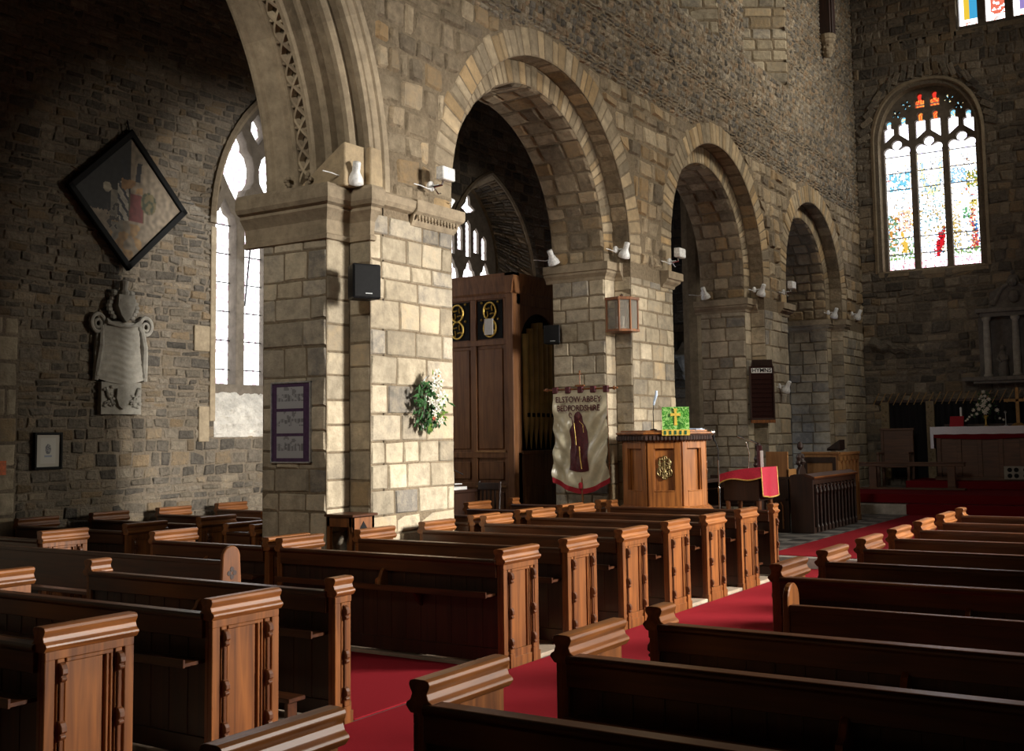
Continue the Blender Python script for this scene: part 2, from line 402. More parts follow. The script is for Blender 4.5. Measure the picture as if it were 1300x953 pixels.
masonry(mb,PS(YW),8.6,26.2,4.2,6.75,.27,(.15,.46),excl=ex_front,seed=31,amp=.042,joint=.020,hv=.3,jit=.026,e=.035)
struct('spandrel_blocks',mb,SPAN,WALLN)
mb=MB()
clskip=lambda u,v: any(a<u<b for a,b in CLW) and v>(8.56 if u<18.5 else 8.62) and v<12
masonry(mb,PS(YW),8.6,26.2,6.75,12.5,.085,(.05,.17),excl=ex_front,seed=41,amp=.034,joint=.010,hv=.45,jit=.022,e=.025,g=3,skip=lambda u,v: clskip(u,v) or (v>7.6 and u<11))
struct('flint_rubble_facing',mb,FLINT,WALLN)
# clerestory splays (east jambs face the nave's west end)
mb=MB()
for a,b in CLW:
    z0=8.56 if a<18 else 8.62
    L=sqrt(.75**2+(YB-.1-YW)**2)
    nx,ny=-(YB-.1-YW)/L,-.75/L
    def PJ(u,v,d,b=b): return (b-.75*u/L+nx*d, YW+(YB-.1-YW)*u/L+ny*d, v)
    masonry(mb,PJ,0,L,z0+.1,12,.22,(.3,.6),seed=int(a*7),amp=.02,jit=.01)
struct('clerestory_jamb_ashlar',mb,ASH,WALLN)
# jamb blocks facing west, recessed strips, soffit blocks
mbj=MB()
inn=[(8.17,8.51)]+[(cx+r-PIN,cx+r) for cx,r,zs in ARCH]
tops=[3.74,4.0,4.0,4.0]
for i,(xi,xm) in enumerate(inn):
    masonry(mbj,PWf(xi),YR,YB,0,tops[i],.24,(.25,.5),seed=60+i,amp=.018,joint=.010,hv=.3,jit=.008,e=.016,tb=lambda a_,c_,R:R.random()*.8)
    masonry(mbj,PS(YR),xi,xm,0,tops[i],.27,(.4,.6),seed=70+i,amp=.008,joint=.010,jit=.003,e=.012)
    masonry(mbj,PWf(xm),YW,YR,0,4.0,.27,(.4,.6),seed=80+i,amp=.008,joint=.010,jit=.003,e=.012)
struct('jamb_ashlar',mbj,ASH,WALLN)
mbj=MB()
for i,(cx,r,zs) in enumerate(ARCH):
    for (R,y0,y1,wr,sd,am) in ((r-PIN,YR,YB,(.22,.4),90,.03),(r,YW,YR,(.3,.4),95,.006)):
        def PSO(u,v,d,cx=cx,R=R,zs=zs):
            # v runs along the curve: east jamb from impost upward then round
            st=zs-4.2
            if v<st: return (cx+R-d,u,4.2+v)
            a=(v-st)/R
            if a>pi: return (cx-R+d,u,zs-(a-pi)*R)
            return (cx+(R-d)*cos(a),u,zs+(R-d)*sin(a))
        masonry(mbj,PSO,y0,y1,0,pi*R+2*(zs-4.2),.24,wr,seed=sd+i,amp=am,hv=.3,jit=.012,joint=.02)
struct('soffit_blocks',mbj,SPAN,WALLN)
mbv=MB()
for i,(cx,r,zs) in enumerate(ARCH):
    ring(mbv,PS(YW),cx,r,r+.35,zs,46,100+i,amp=.014)
    ring(mbv,PS(YR),cx,r-PIN,r,zs,50,110+i,amp=.012)
    # stilt stones between impost and springing
    masonry(mbv,PS(YW),cx+r,cx+r+.33,4.2,zs,.2,(.3,.4),seed=120+i,amp=.01,jit=.003)
    masonry(mbv,PS(YW),cx-r-.33,cx-r,4.2,zs,.2,(.3,.4),seed=130+i,amp=.01,jit=.003)
    masonry(mbv,PS(YR),cx+r-PIN,cx+r,4.2,zs,.2,(.3,.4),seed=140+i,amp=.01,jit=.003)
struct('voussoirs',mbv,VOU,WALLN)

# impost mouldings: profile swept along a plan path at height z
def sweep_h(mb,path,prof,closed=False):
    """path: plan points with the outside on the right-hand side; prof: (out, z)"""
    n=len(path); dirs=[]
    for i in range(n-1):
        d=Vector(path[i+1])-Vector(path[i]); d.normalize(); dirs.append(d)
    vs=[]
    for i,p in enumerate(path):
        if i==0: nn=Vector((dirs[0].y,-dirs[0].x)); k=1
        elif i==n-1: nn=Vector((dirs[-1].y,-dirs[-1].x)); k=1
        else:
            a=Vector((dirs[i-1].y,-dirs[i-1].x)); b=Vector((dirs[i].y,-dirs[i].x)); nn=(a+b); 
            nn.normalize(); k=1/max(.3,nn.dot(a))
        for o,z in prof: vs.append((p[0]+nn.x*o*k,p[1]+nn.y*o*k,z))
    m=len(prof)
    fs=[(i*m+j,(i+1)*m+j,(i+1)*m+(j+1)%m,i*m+(j+1)%m) for i in range(n-1) for j in range(m)]
    fs+=[tuple(range(m)),tuple(range((n-1)*m,n*m))[::-1]]
    mb.col=(.5,.5,.5,1); mb.add(vs,fs)
CORN=[(0,3.70),(.03,3.71),(.035,3.75),(.01,3.77),(.01,3.80),(.02,3.90),(.06,3.97),(.08,4.0),(.075,4.03),(.11,4.05),(.13,4.09),(.13,4.20),(.10,4.24),(0,4.25)]
IMPO=[(0,3.94),(.02,3.95),(.03,3.99),(.08,4.04),(.085,4.07),(.11,4.08),(.11,4.19),(0,4.20)]
mb=MB()
sweep_h(mb,[(X1,YB+.25),(X1,YR),(8.51,YR),(8.51,YW),(8.56,YW)],[(o*1.25,z) for o,z in CORN])
struct('moulded_cornice',mb,CARV,WALLN)
mb=MB()
STR=[(0,4.07),(.06,4.09),(.09,4.13),(.10,4.2),(.03,4.24),(0,4.24)]
sweep_h(mb,[(8.50,YW),(9.15,YW)],STR)
sweep_h(mb,[(9.15,YW),(9.90,YW),(9.90,YR),(9.62,YR)],[(0,3.95),(.02,3.96),(.04,4.0),(.06,4.07),(.10,4.10),(.11,4.13),(.11,4.22),(0,4.25)])
for k in range(13):   # beaded ornament under the east half of the string
    x=9.2+k*.056; mb.ball((x,YW-.085,4.045),.026,8,(.8,.8,1.2))
struct('string_course',mb,CARV,WALLN,bevel=0)
mb=MB()
for i,(cx,r,zs) in enumerate(ARCH):
    xi=cx+r-PIN; xm=cx+r
    sweep_h(mb,[(xi-.0,YB+.1),(xi,YR),(xm,YR),(xm,YW+.12)] if i<2 else [(xi,YB+.1),(xi,YR),(xm,YR),(xm,YW),(xm+.3,YW)],IMPO)
# detached impost stubs on the east corners of piers two and three
sweep_h(mb,[(15.28,YW),(15.68,YW),(15.68,YR)],[(o*1.2,z) for o,z in IMPO])
sweep_h(mb,[(20.42,YW),(20.95,YW),(20.95,YR)],[(o*1.2,z) for o,z in IMPO])
struct('impost_moulding',mb,CARV,WALLN)

# pointed moulded arch at the west: profile (radius, Y) swept round the arc
mb=MB()
prof=[(3.98,YW+.03),(3.98,YW-.04),(3.90,YW-.045),(3.885,YW-.02),(3.80,YW-.015),(3.79,YW),(3.73,YW),(3.715,YW+.05),(3.79,YW+.07),(3.80,YW+.12),(3.73,YW+.14),
 (3.66,YW+.13),(3.62,YW+.16),(3.615,YW+.21),(3.66,YW+.25),(3.75,YW+.27),(3.76,YW+.33),(3.67,YW+.36),(3.57,YW+.36),(3.545,YW+.39),(3.545,YW+.43),(3.58,YW+.46),(3.65,YW+.47),(3.65,YW+.50),
 (3.50,YW+.52),(3.475,YW+.54),(3.465,YW+.575),(3.55,YW+.585),(3.55,YW+.725),(3.455,YW+.735),(3.435,YW+.75),(3.435,YW+.765),(3.46,YW+.79),(3.425,YW+.82),(3.405,YW+1.0),(3.375,YW+1.02),(3.355,YW+1.05),(3.365,YW+1.09),(3.41,YW+1.13),(3.45,YW+1.16),(3.62,YW+1.16)]
NA=54; amax=math.acos((5.35-A1C)/3.7); rn=random.Random(5)
joints=9
vs=[];fs=[]
def a1p(r,y,a): 
    return (A1C+r*cos(a), y, A1Z+r*sin(a))
angs=[-0.02]+[amax*1.02*i/NA for i in range(NA+1)]
m=len(prof)
for k in range(len(angs)-1):
    mb.col=((rn.uniform(.35,.65) if k%6==0 else mb.col[0]),(rn.uniform(.4,.65) if k%6==0 else mb.col[1]),.5,1)
    A,B=angs[k],angs[k+1]
    mb.add([a1p(r,y,A) for r,y in prof]+[a1p(r,y,B) for r,y in prof],[(j,j+1,m+j+1,m+j) for j in range(m-1)])
ar=struct('trim_1',mb,CARV,smooth=False)
# west half of the same arch (mirrored, mostly beyond the frame)
mbw=MB(); mbw.col=(.5,.5,.5,1)
for k in range(0,len(angs)-1,2):
    A,B=angs[k],angs[min(k+2,len(angs)-1)]
    mir=lambda p:(10.7-p[0],p[1],p[2])
    mbw.add([mir(a1p(r,y,A)) for r,y in prof]+[mir(a1p(r,y,B)) for r,y in prof],[(m+j,m+j+1,j+1,j) for j in range(m-1)])
struct('west_half_moulding',mbw,CARV,ar)
# lattice band: crossing ribbons laid in the flat casement between YW+.57 and YW+.74
mb=MB(); mb.col=(.7,.8,.5,1)
y0,y1=YW+.575,YW+.735; st=.062; a=.03; q=0
rl=3.53
def rib(p,qq,w=.023,h=.055):
    (ya,aa),(yb,ab)=p,qq
    n=4; pts=[]
    for i in range(n+1):
        t=i/n; y=ya+(yb-ya)*t; an=aa+(ab-aa)*t; bul=h*(1+.4*sin(pi*t))
        pts.append((y,an,bul))
    vs=[]
    d=Vector((yb-ya,(ab-aa)*rl)); d.normalize(); nx,ny=-d.y*w,d.x*w
    for y,an,bul in pts:
        for s_,b_ in ((-1,0),(-.55,1),(.55,1),(1,0)):
            vs.append(a1p(rl-b_*bul,y+nx*s_,an+ny*s_/rl))
    mb.add(vs,[(i*4+j,i*4+j+1,(i+1)*4+j+1,(i+1)*4+j) for i in range(n) for j in range(3)])
while a<amax-.03:
    mb.col=(rn.random(),.9,.5,1)
    rib((y0,a),(y1,a+st)); rib((y1,a),(y0,a+st))
    # little curls closing each cell
    rib((y0,a+st*.5-.008),(y0+.03,a+st*.5),.01); rib((y1,a+st*.5+.008),(y1-.03,a+st*.5),.01)
    a+=st
struct('lattice_band',mb,CARV,ar)
# carved stops at the feet of the rolls
mb=MB(); mb.col=(.4,.5,.5,1)
for y in (YW+.80,YW+1.07,YW+.5):
    for k in range(5): mb.ball((A1C+3.38+.02*rn.uniform(-1,1),y+.03*rn.uniform(-1,1),4.28+k*.025),.028,6)
struct('carved_stop',mb,CARV,ar)
# big smooth blocks carrying the outer order above the cornice
mb=MB(); mb.col=(.6,.7,.5,1)
mb.prism([(YW+.05,4.22),(YW+.05,4.66),(YW+.10,4.64),(YW+.62,4.30),(YW+.66,4.22)],'x',8.19,8.50); mb.box(8.50,8.76,YW-.02,YW+.1,4.24,4.66); 
struct('springer_block',mb,VOU,ar,bevel=.01)

# ------------------------------------------------------------------ floor, platforms, carpets
mb=MB()
R=random.Random(3)
for i in range(-4,27):
    for j in range(-4,13):
        mb.col=(R.uniform(.3,.7),R.random(),0,1); mb.box(i+.006,i+.994,j+.006,j+.994,-.1,0) if i<14 else None
mb.col=(.1,.3,0,1); mb.box(-6,14.2,-4.2,12.4,-.12,-.012)
struct('floor',mb,FLAG)
mb=MB()
mb.col=(.5,.5,.5,1)
R=random.Random(9)
mb.box(14.16,22.0,-4,12.3,-.1,.135)
for i in range(24):
    for j in range(40):
        x=14.2+i*.325; y=-.2+j*.325
        if y>8 or x>21.95: continue
        mb.col=((.15 if (i+j)%2 else .7),R.random(),0,1); mb.box(x+.004,min(22,x+.321),y+.004,y+.321,.1,.15)
struct('floor_chancel',mb,FLAG)
mb=MB(); mb.col=(.5,.7,.5,1)
mb.box(14.12,14.42,-.5,7.1,0,.152)
mb.box(21.98,22.28,-.5,7.1,.1,.335); 
struct('trim_2',mb,STEP,bevel=.012)
mb=MB(); mb.col=(.4,.4,.5,1); mb.box(22.3,26.2,-.5,7.15,.1,.50); struct('floor_sanctuary',mb,STEP)
for k,(ya,yb) in enumerate(((4.69,8.75),(.2,2.59))):
    mb=MB(); mb.box(7.10,13.17,ya,yb,0,.035)
    mb.box(1.9,5.41,ya,(7.15 if k==0 else yb),0,.035)
    o=struct('platform',mb,BOARD,bevel=.005)
mb=MB(); mb.box(6.6,14,9.62,11.75,0,.035); struct('platform',mb,BOARD,bevel=.005)
def carpet(x0,x1,y0,y1,z,label,m=CARPET,h=.012):
    mb=MB(); mb.box(x0,x1,y0,y1,z,z+h); return tag(mb.build('carpet',m,bevel=.004),label,'carpet')
carpet(-1,14.1,2.63,4.655,0,'long red carpet runner between the two blocks of pews')
carpet(5.42,7.09,4.69,9.5,0,'red carpet crossing north between the empty pew blocks')
carpet(5.42,7.09,.3,2.59,0,'red carpet strip under the southern bench with the rounded end')
carpet(14.2,21.88,2.2,5.22,.151,'wide red carpet in front of the choir stalls')
mbc=MB(); mbc.box(21.9,22.0,1.9,5.3,.16,.345); mbc.box(21.9,22.2,1.9,5.3,.336,.35)
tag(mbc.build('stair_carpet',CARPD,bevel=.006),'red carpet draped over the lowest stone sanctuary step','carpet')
mbc=MB(); mbc.box(22.26,24.42,.4,7.0,.501,.52); mbc.box(22.22,22.27,.4,7.0,.352,.52)
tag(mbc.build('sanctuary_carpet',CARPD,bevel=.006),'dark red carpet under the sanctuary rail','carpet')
mbc=MB(); mbc.box(24.44,26.1,1.4,5.90,.521,.68)
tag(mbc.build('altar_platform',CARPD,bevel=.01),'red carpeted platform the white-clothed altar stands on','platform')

# ------------------------------------------------------------------ pews
def cap_profile(s=1):     # (y,z) section of the moulded cap, outward = -y
    h=[(-.016,.775),(-.024,.782),(-.038,.80),(-.034,.812),(-.018,.822),(-.010,.845),(-.020,.862),(-.024,.875),(-.018,.888),(.0,.893)]
    return h+[(.045-y,z) for y,z in h[::-1]]
def end_mesh(w,key):
    mb=MB()
    mb.box(0,w,.018,.045,.0,.79)                                     # slab
    mb.box(0,w,-.014,.02,.735,.785); mb.box(0,w,-.014,.02,0,.13)      # rails
    if w>.3:
        k=w/.5
        mb.box(0,.055,-.014,.02,.13,.735); mb.box(w-.055,w,-.014,.02,.13,.735)      # stiles
        mb.box(.068,.108,-.010,.02,.13,.735); mb.box(w-.108,w-.068,-.010,.02,.13,.735)   # pilasters behind the balusters
        mb.box(.118,w-.175,-.002,.02,.13,.715)                        # panel
        mb.box(w-.158,w-.143,-.008,.02,.13,.735); mb.box(w-.132,w-.120,-.008,.02,.13,.735)  # fillets between dark grooves
        mb.box(.118,w-.120,-.010,.02,.715,.735)
    else:
        mb.box(0,.05,-.014,.02,.13,.735); mb.box(.062,w,-.008,.02,.13,.735)
    mb.box(-.008,w+.008,-.022,.05,0,.075)
    for x in ((.088,w-.088) if w>.3 else (.09,)): mb.box(x-.03,x+.03,-.034,0,0,.11); mb.box(x-.022,x+.022,-.03,0,.11,.15)
    return mb.mesh('pew_end_'+key,OAK,bevel=.003)
def cap_mesh(w,key):
    mb=MB(); p=cap_profile(); n=len(p)
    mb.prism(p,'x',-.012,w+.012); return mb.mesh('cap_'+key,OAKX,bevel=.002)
def baluster_mesh():
    mb=MB()
    mb.box(-.011,.011,-.012,0,.15,.70)
    for z in (.665,.40,.175):
        mb.prism([(0,z+.055),(-.022,z+.045),(-.034,z+.025),(-.036,z+.002),(-.02,z-.010),(-.030,z-.016),(-.030,z-.028),(-.016,z-.036),(0,z-.048)],'x',-.016,.016)
    return mb.mesh('half_baluster',OAKB,bevel=.003)
ME={}
for w,k in ((.5,'w'),(.15,'n'),(.36,'m')): ME['end'+k]=end_mesh(w,k); ME['cap'+k]=cap_mesh(w,k)
ME['bal']=baluster_mesh()
def back_mesh(L,front):
    mb=MB(); xb=.02 if not front else .02
    mb.box(xb,xb+.022,.045,L-.045,.10,.72)
    n=max(2,int(L/.15)); 
    for i in range(n+1):
        y=.05+(L-.1)*i/n; mb.box(xb-.004,xb,y-.006+.0,y+.006,.14,.70)
    mb.box(xb-.012,xb+.034,.045,L-.045,.05,.15)
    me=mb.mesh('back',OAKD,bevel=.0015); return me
def rail_mesh(L):
    mb=MB(); 
    mb.prism([(-.02,.68),(-.02,.775),(-.028,.785),(-.03,.80),(-.02,.812),(.05,.812),(.062,.80),(.05,.785),(.046,.775),(.046,.68)],'y',.045,L-.045)
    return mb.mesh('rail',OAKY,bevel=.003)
def shelf_mesh(L):
    mb=MB()
    mb.box(-.125,.02,.06,L-.09,.545,.565); mb.box(-.135,-.12,.06,L-.09,.54,.585)
    for y in (L*.33,L*.72): mb.prism([(-.11,.545),(.02,.545),(.02,.42),(-.03,.46),(-.07,.52)],'y',y,y+.03)
    # prayer-book stop with its turned finial
    return mb.mesh('shelf',OAKY,bevel=.002)
def divider_mesh(L):
    mb=MB(); mb.prism([(-.115,.565),(.02,.565),(.02,.74),(.0,.735),(-.02,.70),(-.05,.68),(-.07,.64),(-.11,.62)],'y',L*.48,L*.48+.03)
    return mb.mesh('divider',OAK,bevel=.002)
def seat_mesh(L):
    mb=MB(); mb.prism([(.04,.42),(.41,.42),(.42,.43),(.42,.445),(.41,.455),(.04,.44)],'y',.045,L-.045); mb.box(.36,.38,.045,L-.045,.34,.42)
    for i in (.33,.67): mb.box(.06,.38,L*i,L*i+.03,.035,.42)
    return mb.mesh('seat',SEATW,bevel=.003)
def kneel_mesh(L):
    mb=MB(); mb.box(-.30,-.16,.08,L-.08,.19,.215); 
    for i in (.05,.5,.93): mb.box(-.27,-.19,L*i,L*i+.03,.035,.19)
    return mb.mesh('kneeling_board',OAKY,bevel=.003)
def pegs_mesh():
    mb=MB(); mb.T=Matrix.Translation((-.02,0,0))
    mb.lathe([(.006,0),(.008,.02),(.014,.028),(.014,.036),(.006,.045)],0,0,8)
    return mb
def get(kind,L,fn):
    k=(kind,round(L,3))
    if k not in ME: ME[k]=fn(L)
    return ME[k]
def child(name,me,p,loc=(0,0,0),rot=0,mirror=False):
    o=link(name,me,p); o.location=loc; o.rotation_euler=(0,0,rot); return o
def pew(xl,ys,yn,label,group,w=.5,z=.035,shelf=True,front=False,endk='w'):
    """row with its back on the west side; xl = west edge, runs south to north"""
    L=yn-ys; t=thing('church_pew' if not front else 'pew_frontal',(xl,ys,z if z else 0),label,'pew',group)
    t.location.z=0
    k='n' if front else endk; ww={'n':.15,'w':.5,'m':.36}[k]
    for s in (0,1):
        e=child('bench_end',ME['end'+k],t,(0,0,0) if s==0 else (ww,L,0),0 if s==0 else pi)
        child('cap_moulding',ME['cap'+k],e)
        if k!='n':
            for x in (.088,ww-.088): child('half_baluster',ME['bal'],e,(x,-.010,0))
        else: child('half_baluster',ME['bal'],e,(.09,-.008,0))
    child('back_panel',get('back',L,lambda l:back_mesh(l,front)),t)
    child('top_rail',get('rail',L,rail_mesh),t)
    if shelf:
        s=child('book_shelf',get('shelf',L,shelf_mesh),t); child('divider',get('div',L,divider_mesh),s)
    if not front:
        child('seat',get('seat',L,seat_mesh),t)
    if front:
        child('kneeling_board',get('kneel',L,kneel_mesh),t)
    return t
ordn=['first','second','third','fourth','fifth','sixth','seventh']
XR=[7.615,8.58,9.57,10.54,11.475,12.445]
gN='oak pews north of the red carpet'; gS='oak pews south of the red carpet'; gA='oak pews against the north aisle wall'; gB='short oak pews between the stone piers'
for i,xr in enumerate(XR):
    yn=7.02 if i==0 else 6.97 if i<3 else 6.88
    pew(xr-.5,4.70,yn,'polished oak pew north of the red carpet, %s row east of the cross-aisle'%ordn[i],gN)
pew(13.0,4.70,6.92,'narrow oak pew frontal before the stone chancel step, north of the carpet',gN,front=True)
for i,xr in enumerate([4.76,3.75,2.79]):
    pew(xr-.5,4.70,7.08,['large oak pew end with carved half balusters west of the cross-aisle, north side','oak pew end standing nearest the lower left, north of the carpet','oak pew behind the lower left pew end, cut by the frame'][i],gN)
pew(5.24,4.70,7.08,'narrow oak pew frontal with bare red carpet in front, north side of the cross-aisle',gN,front=True)
for i,xr in enumerate(XR):
    pew(xr-.5,.25,2.58,'dark oak pew south of the red carpet, %s row east of the cross-aisle'%ordn[i],gS)
pew(12.98,.25,2.60,'narrow oak pew frontal nearest the chancel on the south side',gS,front=True)
for i,xr in enumerate([4.72,3.72,2.76]):
    pew(xr-.5,.1,2.50,['dark oak pew with its moulded end beside the carpet, south side west of the cross-aisle','oak pew end topped by a sloping-lit cap at the bottom centre, south side','dark oak pew cut by the bottom edge, south side'][i],gS)
pew(5.12,.1,2.50,'low dark oak pew frontal facing the southern round-ended bench',gS,front=True)
# continuations under the arches
pew(XR[0]-.5,7.14,8.67,'oak pew continuing the boarded row into the western arch, west of the notice board pier',gB)
pew(8.10,8.32,8.74,'short dark pew end just showing behind the notice board pier',gB)
for i in (3,4,5): pew(XR[i]-.5,7.00,8.45,'short oak pew under the round arch beside the organ, %s from the flower-hung pier'%ordn[i-3],gB)
pew(13.0,7.04,8.45,'narrow oak frontal in front of the organ case under the round arch',gB,front=True)
for i in range(-1,4):
    xr=8.15+i*.985
    pew(xr-.5,9.70,11.62,'dark oak aisle pew against the north wall, '+['cut by the left frame edge','below the small framed engraving','below the draped wall monument','left of the leaded window','under the leaded window','hidden mostly by the notice board pier','behind the flower-hung pier'][i+1],gA)
# loose round-ended benches in the cross-aisle
def bench(x,ys,yn,label):
    t=thing('round_ended_bench',(x,ys,.013),label,'bench'); L=yn-ys
    for s in (0,1):
        mb=MB(); y0,y1=(0,.035) if s==0 else (L-.035,L)
        p=[(0,0),(.36,0),(.36,.42),(.30,.46),(.22,.50),(.20,.80)]+[(.11+.09*cos(a),.82+.09*sin(a)) for a in [pi*k/10 for k in range(11)]]+[(.02,.8),(0,.45)]
        mb.prism(p,'y',y0,y1); e=mb.build('bench_end',OAK,t,bevel=.006)
        # pierced quatrefoil: dark roundels let into the face
        q=MB(); yy=y0-.001 if s==0 else y1+.001
        for (dx,dz) in ((0,.03),(.028,0),(-.028,0),(0,-.03)):
            q.prism([(.11+dx+.02*cos(a),.70+dz+.02*sin(a)) for a in [2*pi*k/10 for k in range(10)]],'y',yy-.002,yy+.002)
        q.build('quatrefoil_piercing',DARKW,e)
    mb=MB(); mb.box(.03,.055,.035,L-.035,.48,.79); mb.box(.025,.075,.035,L-.035,.765,.80); mb.build('backrest',OAKY,t,bevel=.004)
    mb=MB(); mb.box(.03,.35,.035,L-.035,.43,.46); mb.build('seat',OAKY,t,bevel=.004)
    mb=MB(); mb.box(.18,.20,.035,L-.035,.15,.24); mb.build('stretcher',OAKY,t,bevel=.003)
bench(6.1,6.62,9.9,'bench with round-topped pierced end in the north part of the cross-aisle')
bench(5.95,.4,2.12,'bench with rounded end standing south of the red carpet in the cross-aisle')
# hassocks between the eastern rows
hm=MB(); hm.box(0,.32,0,.26,0,.16); hme=hm.mesh('kneeler',CRIMF,bevel=.03,seg=3)
hb=MB(); hb.box(.09,.23,-.002,.262,.05,.11); hbm=hb.mesh('motif',GOLD)
spots=[(7.68,5.0,.42,'on the floor behind the first decorated pew end'),(8.62,5.05,0,'behind the second pew end'),(9.62,5.1,0,'behind the third pew end'),(10.6,5.0,0,'behind the fourth pew end'),(11.52,5.05,0,'behind the fifth pew end')]
for i,(x,y,z,l) in enumerate(spots):
    t=thing('kneeler',(x,y,.035),'red embroidered kneeler '+l+' north of the carpet','kneeler','red kneelers among the pews')
    child('cushion',hme,t); child('embroidered_motif',hbm,t)

# ------------------------------------------------------------------ north aisle wall with two traceried windows
def pointed(cx,hw,zs,za):
    """lower/upper outline of a pointed arch of half width hw, springing zs, apex za"""
    rise=za-zs; r=(hw*hw+rise*rise)/(2*hw)
    def h(x):
        dx=min(abs(x-cx),hw); c=r-hw   # centre on the far side
        return zs+sqrt(max(0,r*r-(dx+c)**2))
    return h
def pointed_pts(cx,hw,zs,za,n=14):
    rise=za-zs; r=(hw*hw+rise*rise)/(2*hw); c=r-hw
    am=atan2(rise,c) if c>0 else atan2(rise,c)
    R_=[(cx-c+r*cos(am*i/n),zs+r*sin(am*i/n)) for i in range(n+1)]
    return R_+[(2*cx-x,z) for x,z in R_[::-1][1:]]
YN=11.8
W1=dict(cx=11.72,hw=1.0,zs=4.75,za=6.75,sill=2.43); W2=dict(cx=17.65,hw=1.5,zs=4.6,za=6.75,sill=1.9)
mb=MB(); mb.col=(.5,.5,.5,1); PN=PS(YN)
h1=pointed(W1['cx'],W1['hw'],W1['zs'],W1['za']); h2=pointed(W2['cx'],W2['hw'],W2['zs'],W2['za'])
sheet(mb,PN,[(-6,10.72,1,[(0,9)]),(10.72,12.72,40,[(0,1.78),(h1,9)]),(12.72,16.15,1,[(0,9)]),(16.15,19.15,40,[(0,1.9),(h2,9)]),(19.15,26.3,1,[(0,9)])])
WN=struct('wall_north',mb,MORTD)
def ex_win(W,sill,pad=0):
    h=pointed(W['cx'],W['hw']+pad,W['zs'],W['za']+pad)
    def f(u,v):
        if abs(u-W['cx'])<W['hw']+pad-1e-6 and v>sill and v<h(u)-1e-6:
            if v<W['zs']: return (W['cx']+(W['hw']+pad)*(1 if u>W['cx'] else -1),v)
            # push up or sideways, whichever is nearer
            return (u,h(u))
        return (u,v)
    return f
e1,e2=ex_win(W1,1.78,.02),ex_win(W2,1.9,.02)
def exn(u,v):
    a=e1(u,v)
    if a!=(u,v): return a
    return e2(u,v)
mb=MB()
masonry(mb,PN,7.75,14,0,3.2,.13,(.14,.34),excl=exn,seed=201,amp=.018,joint=.014,hv=.45,jit=.018,e=.018)
masonry(mb,PN,5.5,14,3.2,8.6,.085,(.10,.34),excl=exn,seed=202,amp=.02,joint=.010,hv=.45,jit=.02,e=.02)
masonry(mb,PN,14,25.6,0,8.6,.2,(.2,.42),excl=exn,seed=203,amp=.02,joint=.02,hv=.35,jit=.02,e=.03)
struct('rubble_facing',mb,RUB,WN)
mb=MB()
masonry(mb,PN,5.5,7.75,0,3.2,.30,(.3,.55),seed=204,amp=.008,joint=.014,hv=.1,jit=.004,tb=lambda a,c,R:R.uniform(.5,1))
struct('tan_quoin_blocks',mb,ASH,WN)
def splay(cx,hw,zs,za,sill,y0,cx2,hw2,zs2,za2,sill2,y1,n=14):
    mb=MB(); mb.col=(.6,.7,.5,1)
    A=[(cx+hw,sill)]+pointed_pts(cx,hw,zs,za,n)+[(cx-hw,sill)]
    B=[(cx2+hw2,sill2)]+pointed_pts(cx2,hw2,zs2,za2,n)+[(cx2-hw2,sill2)]
    vs=[(x,y0,z) for x,z in A]+[(x,y1,z) for x,z in B]; m=len(A)
    mb.add(vs,[(i,i+1,m+i+1,m+i) for i in range(m-1)]+[(m-1,0,m,2*m-1)])
    return mb
def curve_plate(name,outer,holes,depth,mat,parent=None,M=None,bev=0):
    cu=bpy.data.curves.new(name,'CURVE'); cu.dimensions='2D'; cu.fill_mode='BOTH'; cu.extrude=depth/2; cu.bevel_depth=bev
    for poly in [outer]+holes:
        sp=cu.splines.new('POLY'); sp.points.add(len(poly)-1); sp.use_cyclic_u=True
        for i,(x,y) in enumerate(poly): sp.points[i].co=(x,y,0,1)
    o=bpy.data.objects.new(name,cu); COL.objects.link(o)
    dg=bpy.context.evaluated_depsgraph_get(); dg.update()
    me=bpy.data.meshes.new_from_object(o.evaluated_get(dg)); bpy.data.objects.remove(o); bpy.data.curves.remove(cu)
    me.materials.clear(); me.materials.append(mat)
    ca=me.color_attributes.get('tint') or me.color_attributes.new('tint','FLOAT_COLOR','CORNER')
    for d in ca.data: d.color=(.5,.5,.5,1)
    if M is not None: me.transform(M)
    return link(name,me,parent)
def lobed(cx,hw,z0,zs,k=1):
    """light with cusped (cinquefoil-like) head: shoulders at zs"""
    p=[(cx-hw,z0),(cx+hw,z0),(cx+hw,zs)]
    r=hw*.42
    def arc(x,z,r,a0,a1,n=7): return [(x+r*cos(a0+(a1-a0)*i/n),z+r*sin(a0+(a1-a0)*i/n)) for i in range(n+1)]
    p+=arc(cx+hw*.62,zs+r*.75,r,-.6,2.2); p+=arc(cx,zs+r*2.0,r*1.05,-.35,pi+.35); p+=arc(cx-hw*.62,zs+r*.75,r,pi-2.2,pi+.6)
    p+=[(cx-hw,zs)]
    return p
def small_light(cx,hw,zl,zr,zs,tip):
    """narrow upper light: sloping foot, round-shouldered pointed top"""
    r=hw*.62
    p=[(cx-hw,zl),(cx+hw,zr),(cx+hw,zs),(cx+hw*.8,zs+hw*.3),(cx+hw*.5,zs+hw*.3)]
    p+=[(cx+r*cos(a),tip-r+r*sin(a)) for a in [(-.5)+(pi+1)*i/8 for i in range(9)]]
    p+=[(cx-hw*.5,zs+hw*.3),(cx-hw*.8,zs+hw*.3),(cx-hw,zs)]
    return p
def quatre(cx,cz,r,rot=0.4):
    p=[]
    for k in range(4):
        a=rot+k*pi/2
        for i in range(5): 
            t=-.9+1.8*i/4; 
            x=cx+cos(a)*r*.62+r*.42*cos(a+t*1.2); z=cz+sin(a)*r*.62+r*.42*sin(a+t*1.2); p.append((x,z))
        p.append((cx+r*.22*cos(a+pi/4),cz+r*.22*sin(a+pi/4)))
    return p
